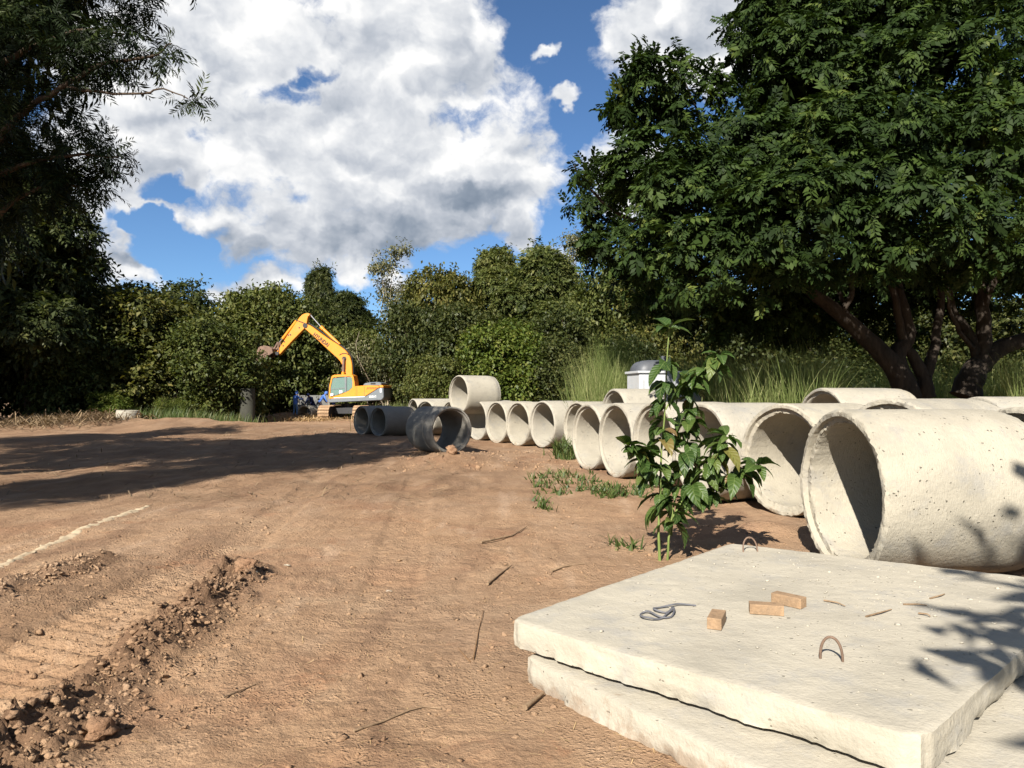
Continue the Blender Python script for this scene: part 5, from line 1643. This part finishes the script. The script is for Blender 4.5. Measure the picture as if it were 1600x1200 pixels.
# ------------------------------------------------------------------ excavator (side view profile in metres: a = forward, b = up)
EXD = 51.0
PXM = FPX / EXD
def ex(px, py): return ((565.0 - px) / PXM, (656.0 - py) / PXM)
exc = empty('excavator', ((565 - 800) / FPX * EXD, EXD, 0.02), math.pi + R(-4))
exc['label'] = 'yellow tracked excavator with its arm raised over the trench'; exc['category'] = 'excavator'
# local frame: +X forward (turned to face left), +Y is then towards the camera after the half turn
def eprism(name, pts, y0, y1, mat, parent=None, bevel=0.02, conv=True):
    mb = MB(); poly = [ex(*p) for p in pts] if conv else pts
    ar = sum(poly[i][0] * poly[(i + 1) % len(poly)][1] - poly[(i + 1) % len(poly)][0] * poly[i][1] for i in range(len(poly)))
    if ar > 0: poly = poly[::-1]
    mb.prism(poly, y0, y1)
    o = mb.build(name, M[mat], parent or exc, bevel=0)
    bm = bmesh.new(); bm.from_mesh(o.data); bmesh.ops.recalc_face_normals(bm, faces=bm.faces)
    if bevel: bmesh.ops.bevel(bm, geom=list(bm.edges), offset=bevel, segments=1, affect='EDGES', clamp_overlap=True)
    bm.to_mesh(o.data); bm.free()
    return o
def etube(name, p0, p1, y, r, mat, parent=None, n=10):
    mb = MB(); a = ex(*p0); b_ = ex(*p1)
    mb.tube([(a[0], y, a[1]), (b_[0], y, b_[1])], r, n)
    return mb.build(name, M[mat], parent or exc)

# undercarriage points at the camera: two tracks seen end on
def track(xc):
    tk = empty('track', (xc, 0, 0), 0, exc)
    prof = []
    Lh, r = 1.75, 0.46
    for k in range(9):
        a = -math.pi / 2 + math.pi * k / 8; prof.append((Lh + r * math.cos(a), r + r * math.sin(a)))
    for k in range(9):
        a = math.pi / 2 + math.pi * k / 8; prof.append((-Lh + r * math.cos(a), r + r * math.sin(a)))
    mb = MB()
    n = len(prof)
    for w0, w1, sc in ((-0.27, 0.27, 0.92),):
        P = [(w0, a * sc, 0.46 + (b_ - 0.46) * sc) for a, b_ in prof] + [(w1, a * sc, 0.46 + (b_ - 0.46) * sc) for a, b_ in prof]
        mb.add(P, [list(range(n)), list(range(2 * n - 1, n - 1, -1))] + [[(i + 1) % n, i, i + n, (i + 1) % n + n] for i in range(n)])
    mb.build('track_frame', M['machine_dark'], tk)
    per = 2 * (2 * Lh) + 2 * math.pi * r
    ns = 46
    mbs = MB(); mbs.box((0, 0, 0), (0.76, per / ns * 0.86, 0.045)); mbs.box((0, 0.03, 0.04), (0.76, 0.03, 0.05))
    shoe = mbs.build('track_shoe', M['track'], tk)
    first = True
    for k in range(ns):
        s = k / ns * per
        if s < 2 * Lh: y, z, a = -Lh + s, 0.0, math.pi
        elif s < 2 * Lh + math.pi * r:
            t = (s - 2 * Lh) / r; y, z, a = Lh + r * math.sin(t), r - r * math.cos(t), math.pi - t
        elif s < 4 * Lh + math.pi * r:
            y, z, a = Lh - (s - 2 * Lh - math.pi * r), 2 * r, 0.0
        else:
            t = (s - 4 * Lh - math.pi * r) / r; y, z, a = -Lh - r * math.sin(t), r + r * math.cos(t), -t
        o = shoe if first else shoe.copy()
        if not first: COL.objects.link(o); o.parent = tk
        first = False
        o.location = (0, y, z); o.rotation_euler = (-a, 0, 0)
track(ex(520, 0)[0]); track(ex(520, 0)[0] - 2.40)
mid = ex(520, 0)[0] - 1.2
mb = MB(); mb.box((mid, 0, 0.62), (1.9, 1.5, 0.42)); mb.tube([(mid, 0, 0.80), (mid, 0, 1.12)], 0.62, 20)
mb.build('undercarriage', M['machine_dark'], exc)
# upper structure
YC = 1.32                      # half width, +Y side faces the camera
eprism('deck', [(522, 625), (522, 630), (604, 626), (604, 622), (582, 620), (540, 623)], -YC, YC, 'machine_grey', bevel=0.03)
eprism('engine_cover', [(562.5, 604.8), (562.5, 621.5), (579, 620), (600, 607), (600, 604.2), (585, 603.5)], -YC + .02, YC - .02, 'yellow')
eprism('counterweight', [(579.5, 620.5), (600.2, 607.5), (606.8, 607), (607.5, 622), (604.5, 626.2), (575, 628), (566, 622.5)], -YC + .04, YC - .005, 'machine_grey', bevel=0.05)
eprism('tail_cap', [(600.5, 603.2), (600.5, 607.2), (607, 606.8), (606.2, 603.6)], -YC + .03, YC - .01, 'yellow')
eprism('engine_hood', [(572, 604.6), (574, 600.4), (584, 598.6), (599, 598.4), (601.5, 601), (601, 604.4)], -0.75, 0.85, 'machine_grey', bevel=0.06)
eprism('hood_vent', [(584.5, 599.5), (584.5, 602), (592, 602), (592, 599.5)], 0.83, 0.88, 'machine_dark')
for k in range(7):
    eprism('vent_slot', [(580.5 + k * 2.4, 609.5 - (0 if k else -.6)), (581.9 + k * 2.4, 609.5), (583.4 + k * 2.4, 606.3), (582.0 + k * 2.4, 606.3)], YC - .03, YC - .012, 'red_mark', bevel=0)
for gx in (565.6, 577.2):
    eprism('panel_seam', [(gx, 605.5), (gx + .35, 605.5), (gx + .35, 620), (gx, 620)], YC - .03, YC - .014, 'machine_dark', bevel=0)
eprism('sill_stripe', [(530, 622.2), (530, 623.2), (578, 621.3), (578, 620.2)], YC - .03, YC + .004, 'white_paint', bevel=0)
eprism('reflector', [(601.5, 608.5), (601.5, 614.5), (604, 614.5), (604, 608.5)], YC - .03, YC + .006, 'white_paint', bevel=0)
# cab: frame ring with panes, so that the glass is real
CY0, CY1 = YC - 1.02, YC - 0.005
cab = empty('cab', (0, 0, 0), 0, exc)
cab_out = [(522.3, 624), (522.8, 606), (526.5, 589.5), (530, 587.6), (556, 586.9), (560, 588.6), (562, 598), (563.2, 610), (563.5, 622)]
win_out = [(524.3, 620), (524.8, 606), (528, 592.2), (531, 591), (555, 589.8), (558, 591.5), (559.4, 600), (558.8, 607), (554, 611.5), (543, 616.5), (527, 621.3)]
def side_frame(name, y0, y1):
    bm = bmesh.new()
    def ringv(L_, y): return [bm.verts.new((ex(*p)[0], y, ex(*p)[1])) for p in L_]
    def resamp(L_, n):
        P = [Vector((*p, 0)) for p in L_]; P.append(P[0])
        seg = [(P[i + 1] - P[i]).length for i in range(len(P) - 1)]; tot = sum(seg); out = []
        for k in range(n):
            s = tot * k / n; i = 0
            while s > seg[i]: s -= seg[i]; i += 1
            q = P[i].lerp(P[i + 1], s / seg[i]); out.append((q.x, q.y))
        return out
    c = (542.0, 606.0)
    def by_angle(L_, n=72):
        R_ = resamp(L_, 720); out = []
        for k in range(n):
            a = 2 * math.pi * k / n
            best = min(R_, key=lambda p: abs(((math.atan2(p[1] - c[1], p[0] - c[0]) - a + math.pi) % (2 * math.pi)) - math.pi)); out.append(best)
        return out
    A_, B_ = by_angle(cab_out), by_angle(win_out)
    a0, b0, a1, b1 = ringv(A_, y0), ringv(B_, y0), ringv(A_, y1), ringv(B_, y1)
    n = len(A_)
    for i in range(n):
        j = (i + 1) % n
        for f in ((a0[i], a0[j], b0[j], b0[i]), (a1[j], a1[i], b1[i], b1[j]), (a0[j], a0[i], a1[i], a1[j]), (b0[i], b0[j], b1[j], b1[i])):
            try: bm.faces.new(f)
            except ValueError: pass
    bmesh.ops.remove_doubles(bm, verts=bm.verts, dist=1e-4)
    bmesh.ops.recalc_face_normals(bm, faces=bm.faces)
    me = bpy.data.meshes.new(name); bm.to_mesh(me); bm.free(); me.materials.append(M['yellow'])
    return link(bpy.data.objects.new(name, me), cab)
side_frame('side_frame', CY1 - 0.09, CY1); side_frame('side_frame', CY0, CY0 + 0.09)
eprism('roof', [(526.5, 590.5), (530, 587.4), (556, 586.6), (560, 588.6), (559, 590.5)], CY0 + .08, CY1 - .08, 'yellow', cab, 0.02)
eprism('rear_wall', [(559.5, 589.5), (561.5, 598), (563, 622), (560.5, 622), (558.5, 598)], CY0 + .08, CY1 - .08, 'yellow', cab, 0)
eprism('cab_floor', [(523, 621.8), (523, 624), (563, 624), (563, 620)], CY0 + .08, CY1 - .08, 'machine_dark', cab, 0)
eprism('front_window', [(523.2, 619), (523.8, 606), (527, 591.5), (527.6, 592), (524.6, 606), (523.9, 619)], CY0 + .09, CY1 - .09, 'glass', cab, 0)
eprism('side_window', [(524.5, 619.6), (525, 606), (528.3, 592.6), (546.8, 591.2), (548, 613.5), (527, 620.9)], CY1 - .06, CY1 - .045, 'glass', cab, 0)
eprism('rear_side_window', [(550, 591), (555, 590.4), (557.6, 592), (559, 600), (558.4, 606.6), (553.6, 611), (550, 612.8)], CY1 - .06, CY1 - .045, 'glass', cab, 0)
eprism('far_window', [(525, 619), (525.4, 606), (528.3, 592.6), (556, 591), (558, 606), (548, 613)], CY0 + .045, CY0 + .06, 'glass', cab, 0)
eprism('door_post', [(546.6, 590.6), (549.8, 590.4), (549.8, 613.6), (547.8, 614.4)], CY1 - .085, CY1 + .006, 'machine_grey', cab, 0)
eprism('door_bar', [(525.2, 609.6), (525.2, 610.6), (547.5, 607.6), (547.5, 606.6)], CY1 - .085, CY1 - .03, 'machine_grey', cab, 0)
eprism('operator_seat', [(546, 617), (546, 603.5), (549.5, 598.5), (552, 599), (551, 612), (556, 613), (556, 618)], CY0 + .25, CY1 - .25, 'machine_dark', cab, 0.03)
eprism('notice', [(538.2, 611.4), (538.2, 616), (543, 615.2), (543, 611.2)], CY1 - .04, CY1 - .03, 'white_paint', cab, 0)
eprism('work_lamp', [(525, 616), (525, 620.5), (530, 619.5), (530, 616)], CY1 + .0, CY1 + .09, 'white_paint', cab, 0.03)
eprism('hand_rail', [(522.0, 600), (521.3, 600), (520.9, 622), (521.6, 622)], CY1 - .05, CY1 - .01, 'machine_dark', cab, 0)
etube('exhaust', (570, 604), (570, 600.5), -0.3, 0.07, 'machine_dark')
# boom, stick, bucket
BY = 0.28
boom_pts = [(472.4, 512.9), (476.6, 506.8), (481, 508.2), (485.6, 511.0), (499, 521), (512, 530), (524, 537.3), (532.4, 543.2), (538, 547.6), (542.2, 552.3),
            (546.4, 559.2), (548.6, 566), (549.6, 573), (550, 587.3), (551.5, 606), (549.5, 612), (544, 613), (541, 606), (538.8, 590), (536.6, 579), (533.6, 570.8),
            (530, 564.8), (525, 559.7), (515.4, 551.2), (504, 541), (492, 530)]
boom = eprism('boom', boom_pts, -BY - .30, BY - .30, 'yellow', bevel=0.03)
# hydraulic lines along the back of the boom
mb = MB()
for off in (-0.42, -0.30, -0.18):
    mb.tube([(ex(*p)[0], off, ex(*p)[1] + 0.05) for p in [(478, 506), (486, 510.5), (512, 529.5), (533, 543), (543, 552.3), (548, 560), (550.3, 573), (550.8, 588)]], 0.028, 6)
mb.build('hydraulic_line', M['machine_dark'], boom)
mb = MB(); mb.tube([(ex(*p)[0], -0.015, ex(*p)[1]) for p in [(529, 555.6), (534, 553.2), (540, 553), (543.5, 555)]], 0.03, 6); mb.build('hydraulic_line', M['machine_dark'], boom)
stick_pts = [(475, 505.2), (477.2, 496), (478.6, 489.6), (480.6, 490.2), (480.8, 492.8), (477.8, 496.5), (475.6, 507), (472.4, 513.2), (452, 533.5), (431.5, 555.2), (429.8, 555.2), (426.6, 551),
             (429.5, 547), (433.6, 541.4), (447, 520.5), (461, 500), (464.5, 495.4), (468.6, 491.4), (473, 489.6), (478.2, 489.0)]
stick_pts = [(478.4, 489.0), (480.8, 490.4), (480.6, 492.6), (477.6, 495), (475.8, 505.5), (472.4, 513.2), (452, 533.5), (431.5, 555.4), (429.6, 555.2), (426.6, 551), (429.5, 547), (433.6, 541.4),
             (447, 520.5), (461, 500), (464.5, 495.4), (468.6, 491.4), (473, 489.6)]
stk = eprism('stick', stick_pts, -0.30 - .21, -0.30 + .21, 'yellow', bevel=0.025)
mb = MB(); mb.tube([(ex(*p)[0], -0.075, ex(*p)[1]) for p in [(457, 499), (463, 501.5), (470, 504), (476, 506.5), (482, 509.5)]], 0.028, 6); mb.build('hydraulic_line', M['machine_dark'], stk)
for p in ((446.5, 523.6), (450, 523.2), (440, 534.2), (438.2, 540.4), (464, 512)):
    a = ex(*p); mb = MB(); mb.tube([(a[0], -0.095, a[1]), (a[0], -0.07, a[1])], 0.055, 8); mb.build('pin', M['machine_dark'], stk)
for p, r in (((474.2, 508.8), .17), ((429.2, 552.4), .13), ((537, 561.2), .15)):
    a = ex(*p); mb = MB(); mb.tube([(a[0], -0.62, a[1]), (a[0], 0.03, a[1])], r, 14); mb.build('pivot_pin', M['machine_dark'], exc)
etube('arm_cylinder', (498.2, 511.6), (527.5, 538.8), -0.30, 0.115, 'yellow')
etube('arm_cylinder_rod', (480, 491.3), (499, 512.4), -0.30, 0.05, 'chrome')
etube('arm_cylinder_head', (497, 510.4), (501, 514.3), -0.30, 0.14, 'yellow')
etube('bucket_cylinder', (458, 500.4), (435.5, 529), -0.30, 0.105, 'yellow')
etube('bucket_cylinder_rod', (436, 528.4), (430, 535), -0.30, 0.05, 'chrome')
for yy in (-0.72, 0.12):
    etube('boom_cylinder', (537, 561), (536.2, 590), yy, 0.085, 'bucket'); etube('boom_cylinder_barrel', (536.5, 582), (534.5, 612), yy, 0.12, 'yellow')
for yy in (-0.52, -0.08):
    etube('bucket_link', (429.8, 534.6), (423.8, 545.5), yy, 0.06, 'bucket'); etube('bucket_link', (429.8, 534.6), (431.2, 549), yy, 0.055, 'bucket')
# bucket: shell with side plates and teeth
bk = empty('bucket', (0, 0, 0), 0, exc)
side = [(423.4, 545.6), (417.5, 541.6), (409.5, 540.4), (402.5, 542.6), (399.6, 548), (398.2, 556), (397.2, 566.6), (405, 562.8), (415.5, 558), (424.8, 552.2)]
BW = 0.60
eprism('side_plate', side, -0.30 + BW - .05, -0.30 + BW, 'bucket', bk, 0.01); eprism('side_plate', side, -0.30 - BW, -0.30 - BW + .05, 'bucket', bk, 0.01)
shell = [(424.8, 552.2), (423.4, 545.6), (417.5, 541.6), (409.5, 540.4), (402.5, 542.6), (399.6, 548), (398.2, 556), (397.2, 566.6)]
inner = [(398.6, 565.6), (399.6, 556.4), (401, 548.8), (403.4, 544.2), (409.8, 542.2), (416.8, 543.4), (421.8, 546.8), (423.3, 552.6)]
eprism('shell', shell + inner, -0.30 - BW + .045, -0.30 + BW - .045, 'bucket', bk, 0)
for k in range(5):
    yy = -0.30 - BW + 0.09 + k * (2 * BW - 0.18) / 4
    eprism('tooth', [(396.6, 565.6), (399.4, 565.0), (397.2, 570.8), (396.2, 570.8)], yy - .05, yy + .05, 'bucket', bk, 0.008)
# lettering on the boom and the tail
def lettering(text, p0, p1, y, hgt, mat, parent, name='lettering', wid=None, extr=0.004, shear=0.0):
    cu = bpy.data.curves.new(name, 'FONT'); cu.body = text; cu.size = 1.0; cu.align_x = 'LEFT'; cu.align_y = 'CENTER'; cu.extrude = 0.002; cu.shear = shear
    cu.offset = 0.035
    tmp = bpy.data.objects.new(name, cu); COL.objects.link(tmp)
    bpy.context.view_layer.update()
    me = bpy.data.meshes.new_from_object(tmp.evaluated_get(bpy.context.evaluated_depsgraph_get()))
    bpy.data.objects.remove(tmp)
    co = np.array([v.co[:] for v in me.vertices])
    x0, x1 = co[:, 0].min(), co[:, 0].max(); z0, z1 = co[:, 1].min(), co[:, 1].max()
    a = np.array(ex(*p0)); b_ = np.array(ex(*p1))
    ux = b_ - a; Lx = np.linalg.norm(ux); ux = ux / Lx
    uz = np.array([ux[1], -ux[0]])
    if uz[1] < 0: uz = -uz
    sx_ = (co[:, 0] - x0) / (x1 - x0) * Lx; sz_ = ((co[:, 1] - z0) / (z1 - z0) - 0.5) * hgt
    P = a[None] + ux[None] * sx_[:, None] + uz[None] * sz_[:, None]
    out = np.stack([P[:, 0], y + (co[:, 2] - co[:, 2].min()) * 1.0, P[:, 1]], 1)
    for v, q in zip(me.vertices, out): v.co = q
    me.materials.clear(); me.materials.append(M[mat])
    return link(bpy.data.objects.new(name, me), parent)
lettering('HYUNDAI', (488.2, 522.2), (512.0, 540.6), BY - .30 + 0.004, 0.30, 'black_paint', boom)
lettering('220LC', (584.8, 620.9), (596.0, 620.3), YC + 0.002, 0.13, 'white_paint', exc)

# ------------------------------------------------------------------ workers
def person(label, px, depth, face, J, top, legs, hood=None, cap=None, zoff=0.0):
    """J: joints in metres in a frame facing +Y (x right); skin-grown continuous body"""
    names = list(J.keys()); idx = {k: i for i, k in enumerate(names)}
    chains = [('pelvis', 'waist', 'chest', 'neck', 'head0', 'head1'), ('chest', 'shl', 'ell', 'wrl', 'hal'), ('chest', 'shr', 'elr', 'wrr', 'har'),
              ('pelvis', 'hil', 'knl', 'anl', 'tol'), ('pelvis', 'hir', 'knr', 'anr', 'tor')]
    rad = dict(pelvis=.145, waist=.13, chest=.155, neck=.06, head0=.088, head1=.075, shl=.075, shr=.075, ell=.055, elr=.055, wrl=.04, wrr=.04, hal=.038, har=.038,
               hil=.10, hir=.10, knl=.068, knr=.068, anl=.05, anr=.05, tol=.042, tor=.042)
    edges = []
    for c in chains:
        edges += [(idx[c[i]], idx[c[i + 1]]) for i in range(len(c) - 1)]
    me = bpy.data.meshes.new('person'); me.from_pydata([J[k] for k in names], edges, [])
    tmp = bpy.data.objects.new('person', me); COL.objects.link(tmp)
    md = tmp.modifiers.new('skin', 'SKIN'); md.use_smooth_shade = True
    sv = me.skin_vertices[0].data
    for k in names:
        sv[idx[k]].radius = (rad[k], rad[k] * (0.78 if k in ('chest', 'waist', 'pelvis') else 1.0)); sv[idx[k]].use_root = (k == 'pelvis')
    ss = tmp.modifiers.new('sub', 'SUBSURF'); ss.levels = 2; ss.render_levels = 2
    bpy.context.view_layer.update()
    body = bpy.data.meshes.new_from_object(tmp.evaluated_get(bpy.context.evaluated_depsgraph_get()))
    bpy.data.objects.remove(tmp)
    body.name = 'person'
    for mm in (top, legs, 'skin', 'boots'): body.materials.append(M[mm])
    seg = [(np.array(J[names[a]]), np.array(J[names[b_]]), names[b_]) for a, b_ in edges]
    for p in body.polygons:
        c = np.array(p.center[:]); best = None
        for a, b_, nm in seg:
            t = np.clip(np.dot(c - a, b_ - a) / max(1e-9, np.dot(b_ - a, b_ - a)), 0, 1); d = np.linalg.norm(c - a - t * (b_ - a))
            if best is None or d < best[0]: best = (d, nm)
        nm = best[1]
        p.material_index = 2 if nm in ('head0', 'head1', 'hal', 'har') else 3 if nm in ('tol', 'tor') else 1 if nm in ('knl', 'knr', 'anl', 'anr') else 0
        p.use_smooth = True
    o = link(bpy.data.objects.new('person', body))
    x = (px - 800) / FPX * depth
    o.location = (x, depth, gz(x, depth) + zoff); o.rotation_euler = (0, 0, R(face))
    tag(o, label, 'person', 'workers at the trench')
    h0, h1 = Vector(J['head0']), Vector(J['head1'])
    ax = (h1 - h0).normalized()
    if hood or cap:
        V0, F0 = ico(3)
        V1 = []
        q = Vector((0, 0, 1)).rotation_difference(ax)
        for v in V0:
            w = Vector(v); s = Vector((0.118, 0.128, 0.14))
            w = Vector((w.x * s.x, w.y * s.y - 0.025, w.z * s.z + 0.02))
            V1.append(tuple(h0.lerp(h1, 0.45) + q @ w))
        keepf = [f for f in F0 if not (np.mean([V0[i][1] for i in f]) > 0.55 and np.mean([V0[i][2] for i in f]) < 0.55)]
        if cap: keepf = [f for f in F0 if np.mean([V0[i][2] for i in f]) > 0.05]
        mb = MB(); mb.add(V1, keepf, True); mb.build('hood' if hood else 'cap', M[hood or cap], o)
    return o
STAND = dict(pelvis=(0, 0, .92), waist=(0, .02, 1.08), chest=(0, .05, 1.30), neck=(0, .09, 1.46), head0=(0, .13, 1.54), head1=(0, .18, 1.66),
             shl=(-.19, .06, 1.36), ell=(-.27, .14, 1.12), wrl=(-.18, .34, 1.08), hal=(-.14, .42, 1.08), shr=(.19, .06, 1.36), elr=(.34, .16, 1.16), wrr=(.36, .36, 1.22), har=(.36, .44, 1.24),
             hil=(-.10, 0, .86), knl=(-.12, .03, .48), anl=(-.13, -.02, .09), tol=(-.14, .14, .045), hir=(.10, 0, .86), knr=(.12, .04, .48), anr=(.14, 0, .09), tor=(.15, .16, .045))
BEND = dict(pelvis=(0, -.05, .88), waist=(0, .06, 1.02), chest=(0, .22, 1.20), neck=(0, .33, 1.31), head0=(0, .39, 1.36), head1=(0, .47, 1.45),
            shl=(-.19, .25, 1.24), ell=(-.28, .33, .98), wrl=(-.24, .46, .80), hal=(-.22, .50, .73), shr=(.19, .25, 1.24), elr=(.30, .30, .99), wrr=(.30, .42, .80), har=(.29, .46, .73),
            hil=(-.10, -.05, .82), knl=(-.13, .08, .46), anl=(-.14, -.02, .09), tol=(-.15, .14, .045), hir=(.10, -.05, .82), knr=(.14, .10, .46), anr=(.15, .0, .09), tor=(.16, .16, .045))
person('worker in blue jacket and jeans seen from behind, left of the pipe mouth', 461.5, 50.2, -28, STAND, 'blue', 'jeans', hood='blue', zoff=-0.05)
person('worker in dark navy clothes in the shade behind the laid pipe', 488.5, 52.0, 150, BEND, 'navy', 'navy', cap='navy', zoff=0.1)
person('worker in blue hooded jacket and dark trousers bending beside the panel', 500.5, 51.2, -62, BEND, 'blue', 'dark_trousers', hood='blue', zoff=0.18)
person('worker in blue half hidden behind the excavator cab', 521.5, 53.6, 60, STAND, 'blue', 'jeans', cap='blue')
